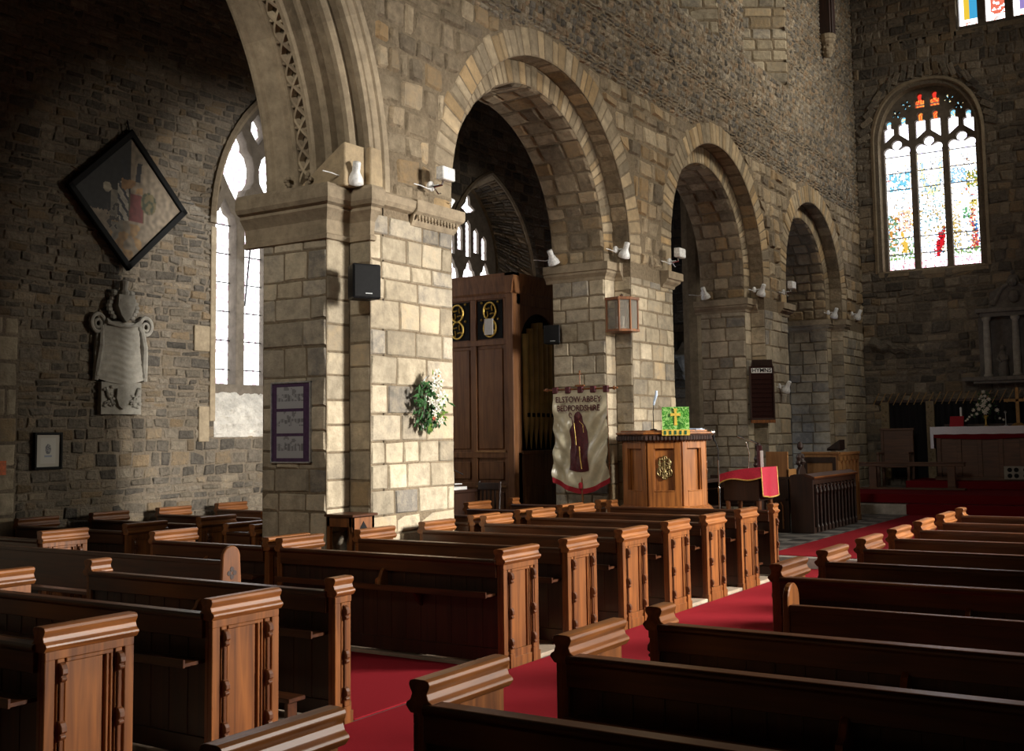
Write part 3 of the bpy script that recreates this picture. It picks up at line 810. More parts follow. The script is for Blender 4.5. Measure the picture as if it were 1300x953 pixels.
def dagger(cx,cz,L,w,ang,n=18):
    """flamboyant dagger: a leaf-shaped opening"""
    p=[]
    for i in range(n):
        t=2*pi*i/n; s=cos(t); ww=w*sin(t)*(1-.35*s)*(1 if abs(s)<.97 else .4)
        x=L*s; z=ww+.12*w*sin(2*s)
        p.append((cx+x*cos(ang)-z*sin(ang),cz+x*sin(ang)+z*cos(ang)))
    return p
# matrices: local (a,b,depth) -> world
def MN(y): return Matrix(((1,0,0,0),(0,0,-1,y),(0,1,0,0),(0,0,0,1)))       # a=X, b=Z, facing south
def ME_(x): return Matrix(((0,0,-1,x),(-1,0,0,0),(0,1,0,0),(0,0,0,1)))      # a=-Y, b=Z, facing west
def glass_grid(name,M,a0,a1,b0,b1,fn,step,parent):
    mb=MB(); nu=max(2,int((a1-a0)/step)); nv=max(2,int((b1-b0)/step))
    mb.grid(lambda u,v: tuple(M@Vector((a0+(a1-a0)*u,b0+(b1-b0)*v,0))),nu,nv,col=lambda u,v: (*fn(a0+(a1-a0)*u,b0+(b1-b0)*v),1))
    return mb.build(name,TINTG,parent)
def leaded(a,b):
    s=5.2
    u=(a*s*1.5+b*s)%1; v=(a*s*1.5-b*s)%1
    base=3.2
    if min(u,1-u,v,1-v)<.07: return (1.2,.95,1.05)
    n=noise.noise(Vector((a*7,b*7,3)))
    return (base*(1+.06*n),base*(1+.05*n),base*(1.02))
win1=bpy.data.objects.new('window_1',None); COL.objects.link(win1); win1['kind']='structure'
cx=11.72
outer=[(cx-1.02,2.38)]+[(cx+1.02,2.38)]+[(x,z) for x,z in pointed_pts(cx,1.02,4.75,6.8)]
holes=[]
for k in (-1,0,1):
    c=cx+k*.62; hw=.245
    holes.append([(c-hw,2.52),(c+hw,2.52),(c+hw,4.85),(c+hw*.85,4.98),(c+hw*.5,5.02),(c+hw*.3,5.12),(c,5.24),(c-hw*.3,5.12),(c-hw*.5,5.02),(c-hw*.85,4.98),(c-hw,4.85)])
def mouch(cx_,cz_,s,fl):
    P_=[(0,-.52),(.10,-.40),(.14,-.28),(.20,-.25),(.28,-.14),(.29,.05),(.24,.2),(.16,.27),(.15,.36),(.05,.52),(-.10,.36),(-.24,.12),(-.30,-.08),(-.18,-.28)]
    return [(cx_+fl*x*s,cz_+z*s) for x,z in P_]
holes.append(mouch(cx-.36,5.70,1.13,1)); holes.append(mouch(cx+.36,5.70,1.13,-1))
holes.append([(cx+.03+x*1.5,6.36+z*1.3) for x,z in ((0,-.2),(.11,-.05),(.10,.06),(0,.2),(-.10,.06),(-.11,-.05))])
holes.append([(cx+.74+x,5.35+z) for x,z in ((0,-.16),(.06,0),(0,.2),(-.06,0))]); holes.append([(cx-.74+x,5.35+z) for x,z in ((0,-.16),(.06,0),(0,.2),(-.06,0))])
curve_plate('tracery',outer,holes,.16,TRAC,win1,MN(12.12),bev=.015)
glass_grid('pane',MN(12.2),cx-1,cx+1,2.45,6.7,leaded,.045,win1)
mb=MB()
for k in range(6):
    z=2.75+.42*k; mb.tube([(cx-.98,12.17,z),(cx+.98,12.17,z)],.009,6)
mb.tube([(11.62,12.16,3.7),(11.76,12.16,4.9)],.012,6)
mb.build('saddle_bar',IRON,win1)
struct('reveal',splay(cx,1.0,4.75,6.75,1.78,YN,cx,.99,4.75,6.74,2.43,12.14),CARV,win1)
mb=MB(); mb.col=(.8,.9,.5,1)
mb.grid(lambda u,v:(10.72+2*u,YN-.005+.26*v*v+.03*noise.noise(Vector((u*16,v*9,1)))+.012*noise.noise(Vector((u*50,v*30,1))),1.78+.66*v),80,40)
struct('rough_sill_plaster',mb,CLUNCH,win1)
# pale dressed jamb stones left of the window
mb=MB(); mb.col=(.7,.8,.5,1)
for (a,b,z0,z1) in ((10.62,10.72,2.0,4.7),(10.34,10.615,2.95,3.3),(10.43,10.615,1.72,2.2),(10.62,10.72,4.75,5.2)): mb.box(a,b,YN-.03,YN+.02,z0,z1)
struct('jamb_stone',mb,CARV,win1,bevel=.008)
hood=[(x,z) for x,z in pointed_pts(cx,1.08,4.75,6.85)]
mb=MB(); mb.col=(.4,.4,.5,1); mb.tube([(x,YN-.02,z) for x,z in hood],.06,6); struct('hood_mould',mb,CARV,win1)

win2=bpy.data.objects.new('window_2',None); COL.objects.link(win2); win2['kind']='structure'
c2=17.6
outer=[(c2-.92,1.9),(c2+.92,1.9)]+pointed_pts(c2,.92,5.1,6.55)
holes=[]
for k in (-1,0,1):
    c=c2+k*.56; hw=.22; holes.append([(c-hw,2.1),(c+hw,2.1),(c+hw,4.82),(c+hw*.8,4.95),(c+hw*.55,4.97),(c+hw*.35,5.08),(c,5.18),(c-hw*.35,5.08),(c-hw*.55,4.97),(c-hw*.8,4.95),(c-hw,4.82)])
for k in (-2,-1,0,1,2):
    c=c2-.02+k*.27; top=5.95-abs(k)*.12; holes.append([(c-.10,5.30 if k%2 else 5.2),(c+.10,5.30 if k%2 else 5.2),(c+.10,top-.1),(c+.05,top-.05),(c,top),(c-.05,top-.05),(c-.10,top-.1)])
holes.append([(c2+x*1.3,6.2+z*1.2) for x,z in ((-.2,-.05),(-.05,-.12),(.12,-.08),(.2,-.02),(.06,.04),(.04,.18),(-.03,.2),(-.09,.05))])
curve_plate('tracery',outer,holes,.05,TRAC,win2,MN(12.33),bev=.012)
glass_grid('pane',MN(12.38),c2-.9,c2+.9,2,6.5,leaded,.05,win2)
struct('reveal',splay(W2['cx'],1.5,4.6,6.75,1.9,YN,c2,.90,5.1,6.52,1.95,12.40),CARV,win2)
mb=MB(); mb.col=(.5,.6,.5,1)
RA=[(W2['cx']+1.5,1.9+2.7*i/8) for i in range(8)]+pointed_pts(W2['cx'],1.5,4.6,6.75,22)[:23]; RB=[(c2+.93,1.9+3.2*i/8) for i in range(8)]+pointed_pts(c2,.93,5.1,6.6,22)[:23]
def PRV(u,v,d):
    q=max(0,min(.9999,v/5.4))*(len(RA)-1); i=int(q); f_=q-i
    ax,az=[RA[i][k]*(1-f_)+RA[i+1][k]*f_ for k in (0,1)]; bx,bz=[RB[i][k]*(1-f_)+RB[i+1][k]*f_ for k in (0,1)]
    return (ax+(bx-ax)*u-.5*d-.006,YN+.44*u-d-.006,az+(bz-az)*u-.3*d)
masonry(mb,PRV,0,1,0,5.2,.13,(.25,.5),seed=301,amp=.03,joint=.02,hv=.3,e=.05)
struct('splay_stones',mb,RUB,win2)
mb=MB(); mb.tube([(x,YN-.01,z) for x,z in pointed_pts(W2['cx'],1.55,4.6,6.8)],.05,6); mb.col=(.3,.3,.5,1); struct('hood_mould',mb,CARV,win2)

# ------------------------------------------------------------------ east wall
XE=26.2
mb=MB(); mb.col=(.3,.3,.5,1)
EC,EH=5.54,1.09
def ez(a): return 8.32+1.32*max(0,1-abs(a/EH)**2.5)**.5
PE=lambda u,v,d:(XE-d,-u,v)          # u = -Y
mids=[(-EC,),(-1.7,)]
sheet(mb,PE,[(-7.2,-EC-EH,1,[(0,13.4)]),(-EC-EH,-EC+EH,44,[(0,5.36),(lambda u:ez(u+EC),10.74)]),
  (-EC+EH,-1.0,1,[(0,10.74)]),(-1.0,4,1,[(0,13.4)])])
sheet(mb,PE,[(-EC-EH,-4.8,1,[(10.7,13.4)])])
WE=struct('wall_east',mb,MORTD)
def exe(u,v):
    a=u+EC
    if abs(a)<EH+.16 and 5.36<v:
        t=8.32+1.48*max(0,1-abs(a/(EH+.16))**2.5)**.5
        if v<8.3: return ((EH+.16)*(1 if a>0 else -1)-EC,v)
        if v<t: return (u,t)
    if v>10.74 and -4.8<u<-1: return (u,10.74) if v-10.74<.4 else ((-4.8 if u<-2.5 else -1),v)
    return (u,v)
mb=MB()
masonry(mb,PE,-7.15,-2.0,0,13,.2,(.16,.42),excl=exe,seed=401,amp=.03,joint=.016,hv=.45,jit=.03,e=.03)
struct('rubble_facing',mb,RUB,WE)
def glass_e(which):
    def f(a,b):
        # a: -1.07..1.07, b: z
        n=noise.noise(Vector((a*9,b*9,which))); n2=noise.noise(Vector((a*23,b*23,which+5))); cell=noise.cell(Vector((a*14,b*14,which)))
        W=(3.2,3.2,3.25)
        k=0 if a<-.36 else 1 if a<.36 else 2; s=(a-(-.715+.715*k))/.3; t=(b-5.42)/2.7
        c=W
        pc=noise.cell(Vector((a*11+3*n2,b*11+3*n,which+11))); pd=noise.cell(Vector((a*17+2*n,b*19,which+31)))
        if .12<t<.93:
            if pc>.93: c=(.95,.55,.12)
            elif pc>.87: c=(.3,.62,.95)
            elif pc>.82: c=(.95,.25,.18)
            elif pc>.77: c=(.35,.6,.3)
            elif pc>.66: c=(1.5,1.2,.75)
            elif pc>.56: c=(1.0,1.5,2.0)
            if pd>.9: c=tuple(q*.35 for q in c)
            if t>.55 and pd<.45: c=W
        if n2>.30: c=(3,2.2,1.3)
        if n2<-.36: c=(1.3,2.1,3.2)
        if .70<t<.86 and k==0 and abs(s)<.8 and n+n2*.7>-.02: c=(.25,.75,1.0)
        if .72<t<.84 and k==2 and s<.1 and n2>-.02: c=(.35,.7,1.0)
        if .66<t<.80 and k==2 and s>.1 and n2>-.15: c=(.3,.42,.12) if n2<.15 else (.75,.55,.1)
        if k==1 and ((s)**2+((t-.88)*3.4)**2)**.5>.55 and ((s)**2+((t-.88)*3.4)**2)**.5<.85 and t<.93: c=(.55,.8,1.1) if n2>0 else (2.6,2.4,.8)
        if k==1 and abs(s-.42+(t-.22)*(-2.2)+.35*n2)<.34-1.4*abs(t-.22) and .1<t<.36: c=(.75,.02,.03) if n2>-.3 else (.12,.02,.03)
        if k==1 and t>.30 and t<.70 and n2>.18: c=(.55,.38,.08) if n>0 else (.25,.5,.5)
        sf=s+.10*sin(t*19)+.35*n2; fw=.16+.55*max(0,.42-t)
        if k==2 and abs(sf-.5)<fw and .15<t<.50: c=(.04,.22,.55) if sf+t*1.2>.93 and t<.37 else (.8,.1,.08) if n2<.12 else (.95,.75,.4)
        if k==2 and (sf-.48)**2+((t-.52)*4)**2<.03: c=(.75,.6,.12)
        if k==2 and abs(s-.0)<.25 and .40<t<.5 and n2>-.1: c=(.2,.5,.2)
        if k==2 and s<-.4 and .15<t<.45 and n2>0: c=(.7,.5,.15)
        if k==0 and s<-.25 and .18<t<.5 and n2>-.1: c=(.75,.35,.08) if n>0 else (.2,.42,.25)
        if k==0 and abs(s-.15+.3*n2+.1*sin(t*25))<.24*(1.3-2*t) and .16<t<.36: c=(.95,.6,.1)
        if k==0 and abs(s-.2)<.45 and .34<t<.52 and n2>-.1: c=(.6,.2,.15) if cell>.5 else (1.1,.8,.5)
        if k==0 and s>.45 and .13<t<.3 and n2>.05: c=(.25,.5,.15)
        if k!=1 and .1<t<.16 and n2>0: c=(.3,.5,.15)
        if t<.09: c=(3.1,2.6,2.7) if n2<.15 else (2.2,.8,1.0)
        if b>8.15: 
            c=W if n2<.2 else (1.9,1.7,2.6)
            if b>8.88 and abs(a)<.3: c=(1.0,.12,.04) if n2>-.05 else (1.2,.45,.08)
            if b>9.38 and abs(a)<.3: c=(.9,.05,.03)
            if b>8.9 and abs(a)>.3: c=(.3,.8,1.1) if n2>-.1 else (1.4,1.1,.5)
        # lead lines
        if abs((t*7)%1-.5)>.478: c=(.10,.09,.09)
        if (abs(n)<.022 or abs(n2+.12)<.016) and b<8.0: c=tuple(x*.18 for x in c)
        return c
    return f
def east_window(name,yc,which):
    w=bpy.data.objects.new(name,None); COL.objects.link(w); w['kind']='structure'
    M=Matrix.Translation((0,yc,0))@ME_(XE+.28)
    holes=[]
    for k in (-1,0,1):
        holes.append(lobed(.715*k,.30,5.43,8.12))
        for s_ in (-1,1):
            c=.715*k+s_*.165; up=.0 if k==0 else (-.04 if s_*k<0 else -.10)
            lo_in,lo_out=8.62,8.42
            holes.append(small_light(c,.125,lo_out if s_<0 else lo_in,lo_in if s_<0 else lo_out,8.86+up,9.08+up))
    for s_ in (-1,1):
        holes.append(small_light(.165*s_,.12,9.16,9.16,9.34,9.53))
        holes.append(quatre(.47*s_,9.29,.12,.3*s_)); holes.append(quatre(.70*s_,9.10,.11,.5))
    outer=[(-EH-.02,5.3),(EH+.02,5.3)]+[(a,ez(a)+.03) for a in [EH*cos(pi*i/40) for i in range(41)]]
    curve_plate('tracery',outer,holes,.12,TRAC,w,M,bev=.012)
    glass_grid('stained_glass',Matrix.Translation((0,yc,0))@ME_(XE+.36),-1.08,1.08,5.38,9.62,glass_e(which),.026,w)
    mb=MB(); mb.col=(.5,.5,.5,1)
    pts=[(EH,5.36)]+[(a,ez(a)) for a in [EH*cos(pi*i/40) for i in range(41)]]+[(-EH,5.36)]
    m_=len(pts)
    for (oa,xa),(ob,xb) in (((.16,XE-.03),(.10,XE-.05)),((.10,XE-.05),(.07,XE+.03)),((.07,XE+.03),(.02,XE+.04)),((.02,XE+.04),(-.02,XE+.25))):
        vs=[]
        for (o_,x_) in ((oa,xa),(ob,xb)):
            for a,z in pts: vs.append((x_, yc-a*(1+o_/EH), 5.36+(z-5.36)*(1+o_/4.3)))
        mb.add(vs,[(i,i+1,m_+i+1,m_+i) for i in range(m_-1)])
    mb.box(XE-.02,XE+.3,yc-EH-.1,yc+EH+.1,5.26,5.36)
    mb.build('arch_moulding',CARV,w)
    mb=MB(); mb.col=(.4,.4,.4,1)
    for k in range(24):   # relieving arch stones
        t=pi*(k+.5)/24; a=(EH+.30)*cos(t); z=8.32+1.68*max(0,1-abs(a/(EH+.31))**2.5)**.5
        d=Matrix.Translation((XE-.004-.0017*(k%7)-.0005*k,yc-a,z))@Matrix.Rotation(-(pi/2-t)*.8,4,'X'); mb.T=d; mb.col=(rnd.random(),rnd.random(),0,1); mb.box(-.03,.02,-.065,.065,-.16,.14)
    mb.T=None; mb.build('relieving_arch',RUB,w,bevel=.01)
east_window('window_3',EC,1)
# tall upper window of five lights
w=bpy.data.objects.new('window_4',None); COL.objects.link(w); w['kind']='structure'
M=Matrix.Translation((0,2.9,0))@ME_(XE+.22)
outer=[(-1.9,10.7),(1.9,10.7),(1.9,13.2),(-1.9,13.2)]; holes=[]
for k in range(7): 
    c=-1.655+k*.575; holes.append(lobed(c,.215,10.86,12.7)) if c+.215<1.85 else None
curve_plate('tracery',outer,holes,.12,TRAC,w,M,bev=.012)
def g4(a,b):
    n=noise.noise(Vector((a*15,b*15,9))); k=int((a+1.9)/.575); s=(a+1.9)%.575/.575
    c=(3.2,3.2,3.2)
    if b>11.05:
        if k==0 and .25<s<.75: c=(.06,.4,.7) if s>.45 else (.9,.6,.05)
        if k==1 and .25<s<.75 and n>-.2: c=(.9,.2,.12)
        if k==2 and .3<s<.7: c=(.35,.25,.6)
    if b<11.0 and n>.2: c=(2.0,.6,.5)
    if abs(b-11.02)<.012: c=(.1,.1,.1)
    return c
glass_grid('stained_glass',Matrix.Translation((0,2.9,0))@ME_(XE+.3),-1.85,1.85,10.75,13.1,g4,.03,w)
mb=MB(); mb.col=(.3,.3,.3,1); mb.box(XE-.02,XE+.25,.95,4.84,10.62,10.74); mb.box(XE-.02,XE+.25,4.78,4.92,10.62,13.2); mb.build('sill_and_jamb',CARV,w,bevel=.01)
# hollow at the foot of the east respond (broken wall shaft)
mb=MB(); mb.col=(.4,.3,.5,1)
mb.grid(lambda u,v:(XE-.02-.22*sin(pi*v)*(1-u)-.02*sin(31*u*v),6.95-1.1*u,3.55+.35*v*(1-u*.6)-.12*u+.03*sin(23*u)),14,8)
struct('corbel_fragment',mb,RUB,WE)

# other shell pieces
mb=MB(); mb.col=(.3,.4,.5,1); mb.box(25.6,25.8,YB,12.4,0,9); 
masonry(mb,PWf(25.6),YB,YN,0,8,.24,(.25,.5),seed=501,amp=.018); struct('wall_aisle_east',mb,RUB)
mb=MB(); mb.col=(.3,.4,.5,1); mb.lathe([(.30,0),(.30,.4),(.22,.5),(.22,7.6),(.26,7.7),(.26,8.5)],21.85,9.5,8); struct('column',mb,CARV)
mb=MB(); mb.col=(.4,.4,.5,1)
SA=[(5.2,3.0,4.2)]+[(cx,r,zs) for cx,r,zs in ARCH]
for yy in (-.55,-1.5):
    sg=[]; xs=-6
    for cx,r,zs in SA: sg.append((xs,cx-r,1,[(0,8.5)])); sg.append((cx-r,cx+r,24,[(archh(cx,r,zs),8.5)])); xs=cx+r
    sg.append((xs,26.3,1,[(0,8.5)])); sheet(mb,lambda u,v,d:(u,yy,v),sg)
for cx,r,zs in SA: soffit(mb,cx,r,zs,-1.5,-.55,24)
mb.box(-6,27,-1.5,-.9,8.4,8.6); mb.box(-6,27,-1.5,-.9,12.0,12.6)
struct('wall_nave_south',mb,SPAN)
mb=MB(); mb.box(-6,27,-4.3,-1.4,6.6,6.7); struct('ceiling_south_aisle',mb,CEILW)
mb=MB(); mb.box(-6,27,-4.2,YB,12.6,12.8); struct('ceiling',mb,CEILW)
mb=MB(); mb.box(-6,27,YB-.2,12.6,8.6,8.8); struct('ceiling_aisle',mb,CEILW)
mb=MB(); mb.col=(.4,.4,.5,1); mb.box(-6.2,-6,-4.2,12.6,0,12.8); struct('wall_west',mb,RUB)
mb=MB(); mb.col=(.4,.4,.5,1); mb.box(-6,27,-4.4,-4.2,0,12.8); struct('wall_south',mb,RUB)
mb=MB(); mb.col=(.4,.4,.5,1); mb.box(26.2,26.6,-4.2,-3.9,0,12.8); struct('wall_south_east',mb,RUB)

# roof corbel with timber wall post
t=thing('roof_post',(23.85,7.02,9.9),'dark timber roof post on a carved stone corbel high on the nave wall','roof post')
mb=MB(); mb.box(-.14,.14,-.12,.13,.5,2.7); mb.box(-.10,.10,-.16,-.12,.5,2.7); mb.build('timber_post',DARKW,t,bevel=.01)
mb=MB(); mb.lathe([(.05,.0),(.10,.06),(.13,.16),(.12,.28),(.17,.33),(.17,.38),(.19,.40),(.19,.47),(.17,.5)],0,0,12)
for k in range(14): a=k*2.4; mb.ball((.11*cos(a),.11*sin(a),.1+.012*k),.04,6)
mb.col=(.5,.5,.5,1); mb.build('carved_corbel',CARV,t)


# ------------------------------------------------------------------ things on the piers
def spotlight(name,loc,rz,label,kind='bell',group='white spotlights on the impost mouldings'):
    t=thing(name,loc,label,'spotlight',group,rz)   # points towards local -y
    mb=MB(); mb.T=Matrix.Translation((0,0,0))@Matrix.Rotation(pi/2,4,'X'); mb.lathe([(.05,-.03),(.055,-.02),(.055,.0),(.04,.012),(.015,.02)],0,0,14); mb.T=None
    mb.tube([(0,-.02,0),(0,-.09,.0)],.012,8); mb.build('wall_plate',WHITEP,t,bevel=.0)
    if kind=='bell':
        mb=MB(); mb.T=Matrix.Translation((.02,-.13,-.02))@Matrix.Rotation(radians(205),4,'X')@Matrix.Rotation(.25,4,'Y')
        mb.lathe([(.035,-.12),(.04,-.11),(.04,-.02),(.05,.0),(.08,.05),(.088,.10),(.08,.105),(.04,.03)],0,0,18); mb.build('lamp_head',WHITEP,t,smooth=True)
        mb=MB(); mb.T=Matrix.Translation((.02,-.13,-.02))@Matrix.Rotation(radians(205),4,'X')@Matrix.Rotation(.25,4,'Y'); mb.lathe([(.07,.06),(.075,.085),(.04,.075)],0,0,14); mb.build('reflector',CHROME,t)
    else:
        mb=MB(); mb.box(-.02,.20,-.17,-.07,.06,.20); mb.build('lamp_head',WHITEP,t,bevel=.01)
        mb=MB(); mb.tube([(-.03,-.05,-.02),(.02,-.12,.0),(.07,-.1,.06)],.012,6); mb.tube([(-.02,-.03,0),(.05,-.05,-.08),(.12,-.03,-.06)],.008,6); mb.build('bracket',CHROME,t)
    mb=MB(); mb.tube([(0,-.02,-.02),(-.1,-.03,-.05),(-.2,-.01,-.03),(-.28,.02,-.02)],.006,6); mb.build('cable',WHITEP,t)
spotlight('spotlight',(8.30,7.29,4.37),-.1,'white bell spotlight above the black speaker on the notice board pier')
spotlight('flood_lamp',(9.38,7.03,4.40),0,'white box lamp over the beaded string course','box')
spotlight('spotlight',(9.93,7.35,4.33),1.2,'white spotlight on the far corner of the flower-hung pier')
spotlight('spotlight',(13.93,8.25,4.33),-1.2,'white spotlight at the aisle corner behind the banner pier')
spotlight('spotlight',(14.14,7.30,4.38),0,'white bell spotlight right above the glass lantern')
spotlight('flood_lamp',(15.35,7.02,4.33),0,'white box lamp on the east corner of the pulpit pier','box')
spotlight('spotlight',(19.38,8.20,4.35),-1.2,'white spotlight deep in the middle arch')
spotlight('spotlight',(19.60,7.28,4.36),0,'white bell spotlight above the hymn board')
spotlight('flood_lamp',(20.45,7.02,4.38),0,'white box lamp on the corner east of the hymn board','box')
spotlight('spotlight',(24.30,7.35,4.34),0,'small white spotlight on the easternmost pier')
spotlight('spotlight',(24.95,7.02,4.34),.3,'white spotlight in the corner beside the east wall')
spotlight('spotlight',(20.35,7.13,2.60),.2,'white spotlight low on the pier just east of the hymn board')
def speaker(loc,rz,s,label):
    t=thing('wall_speaker',loc,label,'speaker',None,rz)
    mb=MB(); mb.prism([(-.15*s,-.12*s),(.15*s,-.12*s),(.11*s,.10*s),(-.11*s,.10*s)],'z',-.17*s,.17*s); mb.build('cabinet',BLKP,t,bevel=.012)
    mb=MB(); mb.box(-.135*s,.135*s,-.128*s,-.118*s,-.155*s,.155*s); mb.build('grille',BLACK,t,bevel=.004)
    mb=MB(); mb.box(-.02,.05,-.131*s,-.127*s,-.125*s,-.115*s); mb.build('badge',GREYP,t)
    mb=MB(); mb.box(-.03,.03,.1*s,.1*s+.08,-.05,.05); mb.build('bracket',BLKP,t)
speaker((8.33,7.10,3.26),-.45,1.0,'black loudspeaker on the corner of the notice board pier')
speaker((13.86,8.22,3.19),-1.2,.8,'small black loudspeaker on the banner pier facing the organ')

t=thing('notice_board',(8.145,7.868,1.505),'purple notice board with three mounted prints in a grey metal frame','notice board')
mb=MB(); 
for a in ((-.27,-.255,0,.805),(.255,.27,0,.805)): mb.box(-.015,.02,a[0],a[1],a[2],a[3])
mb.box(-.015,.02,-.27,.27,0,.015); mb.box(-.015,.02,-.27,.27,.79,.805); mb.build('frame',GREYP,t,bevel=.003)
mb=MB(); mb.box(0,.012,-.256,.256,.014,.791); mb.build('backing',PURP,t)
def print_tex(seed):
    def f(u,v):
        n=noise.noise(Vector((u*7,v*6,seed))); c=.36
        if .35<v<.65 and n>-.1: c=.16 if (int(u*16)%2) else .28
        if v>.65 and abs(u-.5)<.25 and n>.1: c=.2
        return (c,c,c*1.03,1)
    return f
for k in range(3):
    mb=MB(); z=.05+.245*k
    mb.grid(lambda u,v:(-.004,.19-.36*u,z+.215*v),26,18,col=print_tex(k)); lab(mb.build('print',TINT,t),['lowest grey print','middle print of an arcaded front','top print of a colonnade'][k])

# flower pedestal arrangement on the pier
def flowers(t,pts,kinds):
    pass
t=thing('flower_spray',(9.35,7.10,2.14),'hanging spray of white lilies and dark green leaves on the stone pier','flowers')
R=random.Random(12)
mb=MB()
def leaf(mb,p,d,l,w,up=Vector((0,-1,0))):
    d=Vector(d).normalized(); p=Vector(p); s=d.cross(up); s.normalize()
    a=p; b=p+d*l*.5+s*w+up*.01; c=p+d*l; e=p+d*l*.5-s*w+up*.01; f=p+d*l*.5+up*.022
    mb.add([tuple(a),tuple(b),tuple(c),tuple(e),tuple(f)],[(0,1,4),(1,2,4),(2,3,4),(3,0,4)])
for i in range(190):
    z=R.uniform(-.28,.20); x=-.03-z*.12+R.gauss(0,.125)*(1.15-abs(z+.03)*1.9); y=R.uniform(-.10,.02)
    a=R.uniform(pi*.75,pi*2.1); leaf(mb,(x,y,z),(cos(a)*.6,R.uniform(-.5,.1),-abs(sin(a))-.1),R.uniform(.06,.12),R.uniform(.012,.024))
for i in range(26): leaf(mb,(-.02+R.gauss(0,.015),-.04,-.24-R.random()*.06),(R.uniform(-.4,.3),-.1,-1),.08,.014)
mb.build('foliage',LEAF,t)
mb=MB()
for i in range(30): leaf(mb,(R.uniform(.02,.16),R.uniform(-.12,-.04),R.uniform(-.22,.02)),(R.uniform(.2,1),-.3,R.uniform(-.5,.4)),R.uniform(.05,.1),.012)
for i in range(14): leaf(mb,(.0+R.gauss(0,.02),-.05,-.22-R.random()*.08),(R.uniform(-.4,.4),-.1,-1),.07,.012)
leaf(mb,(.04,-.05,.24),(.1,0,1),.08,.012)
mb.build('pale_leaves',LEAFL,t)
def lily(mb,c,r,n=6,ax=(0,-1,0),flat=.35):
    ax=Vector(ax).normalized(); u=ax.cross(Vector((0,0,1))); 
    if u.length<.1: u=Vector((1,0,0))
    u.normalize(); v=ax.cross(u); c=Vector(c)
    for k in range(n):
        a=2*pi*k/n+.2; d=u*cos(a)+v*sin(a); s=u*-sin(a)+v*cos(a)
        p0=c; p1=c+d*r*.5+s*r*.24+ax*r*flat; p2=c+d*r+ax*r*flat*.6; p3=c+d*r*.5-s*r*.24+ax*r*flat; p4=c+d*r*.5+ax*r*flat*.6
        mb.add([tuple(q) for q in (p0,p1,p2,p3,p4)],[(0,1,4),(1,2,4),(2,3,4),(3,0,4)])
blooms=[(.02,.235,.075),(.07,.18,.07),(.05,.27,.05),(-.02,.11,.05),(.08,.13,.045),(.10,.10,.04),(-.07,-.02,.05),(.09,.0,.085),(.14,.03,.07),(.03,-.06,.07),(.07,-.10,.05),(-.01,-.15,.045),(.10,-.22,.05),(-.06,-.20,.03)]
for i,(x,z,r) in enumerate([(x_-.02,z_,r_*1.1) for x_,z_,r_ in blooms if r_>.042]):
    mb=MB(); lily(mb,(x,-.12,z),r,6 if i%3 else 8,(R.uniform(-.3,.1),-1,R.uniform(-.2,.3))); lily(mb,(x,-.13,z),r*.6,5,(0,-1,0),.5)
    b=mb.build('bloom',PETAL,t)
    q=MB(); q.ball((x,-.14-r*.3,z),r*.16,6); q.build('bloom_centre',PETALO if i==0 else LEAFL,b)
mb=MB(); lily(mb,(.20,-.08,-.05),.03); lily(mb,(.14,-.10,-.20),.03); lily(mb,(-.01,-.1,-.20),.03); mb.build('russet_buds',PETALR,t)
mb=MB(); mb.tube([(-.12,-.04,.10),(-.13,-.05,.17),(-.08,-.06,.22),(-.03,-.06,.24)],.008,6); mb.tube([(-.06,0,-.3),(-.05,-.02,-.1),(-.03,-.03,.1)],.01,6); mb.build('wire_holder',WHITEP,t)

# small collecting table in the notch of the pier
t=thing('almsbox_table',(8.145,7.075,0),'small oak table with a trefoil cut-out in the notch of the notice board pier','table')
mb=MB(); mb.box(-.03,.345,-.035,.33,.995,1.02); mb.build('tabletop',OAKY,t,bevel=.005)
mb=MB(); mb.box(.0,.33,.0,.02,.84,.995); mb.box(0,.02,0,.32,.90,.995); mb.box(.31,.33,0,.32,.84,.995); mb.build('apron',OAK,t,bevel=.002)
for x,y in ((0,0),(.29,0),(0,.28),(.29,.28)):
    q=MB(); q.box(x,x+.04,y,y+.04,.035,.995); q.build('leg',OAK,t,bevel=.004)
mb=MB(); mb.prism([(.10,.86),(.23,.86),(.205,.90),(.18,.93),(.165,.95),(.15,.93),(.125,.90)],'y',-.004,.0); lab(mb.build('cut_out',BLACK,t),'dark trefoil cut-out')

# glass lantern in the notch of pier two
t=thing('wall_lantern',(14.06,7.20,3.18),'oak-framed glass wall lantern hanging in the notch of the pulpit pier','lantern',None,-.15)
mb=MB()
P6=[(-.19,.12),(-.19,-.09),(-.06,-.19),(.12,-.19),(.19,-.09),(.19,.12)]
for x,y in P6: mb.box(x-.013,x+.013,y-.013,y+.013,.03,.45)
for z0,z1,k in ((0,.035,1.12),(.445,.485,1.14)): mb.prism([(x*k,y*k) for x,y in P6][::1],'z',z0,z1)
mb.build('frame',OAK,t,bevel=.003)
mb=MB()
for a,b in zip(P6[:-1],P6[1:]): mb.add([(a[0],a[1],.03),(b[0],b[1],.03),(b[0],b[1],.45),(a[0],a[1],.45)],[(0,1,2,3)])
mb.build('glass',LGLASS,t)
mb=MB(); mb.lathe([(.035,.035),(.035,.06),(.02,.065),(.02,.22),(.005,.23)],0,0,10); mb.build('candle',PAPER,t)
mb=MB(); mb.lathe([(.03,.485),(.02,.51),(.03,.53),(.01,.55)],0,0,10); mb.build('finial',CHROME,t)

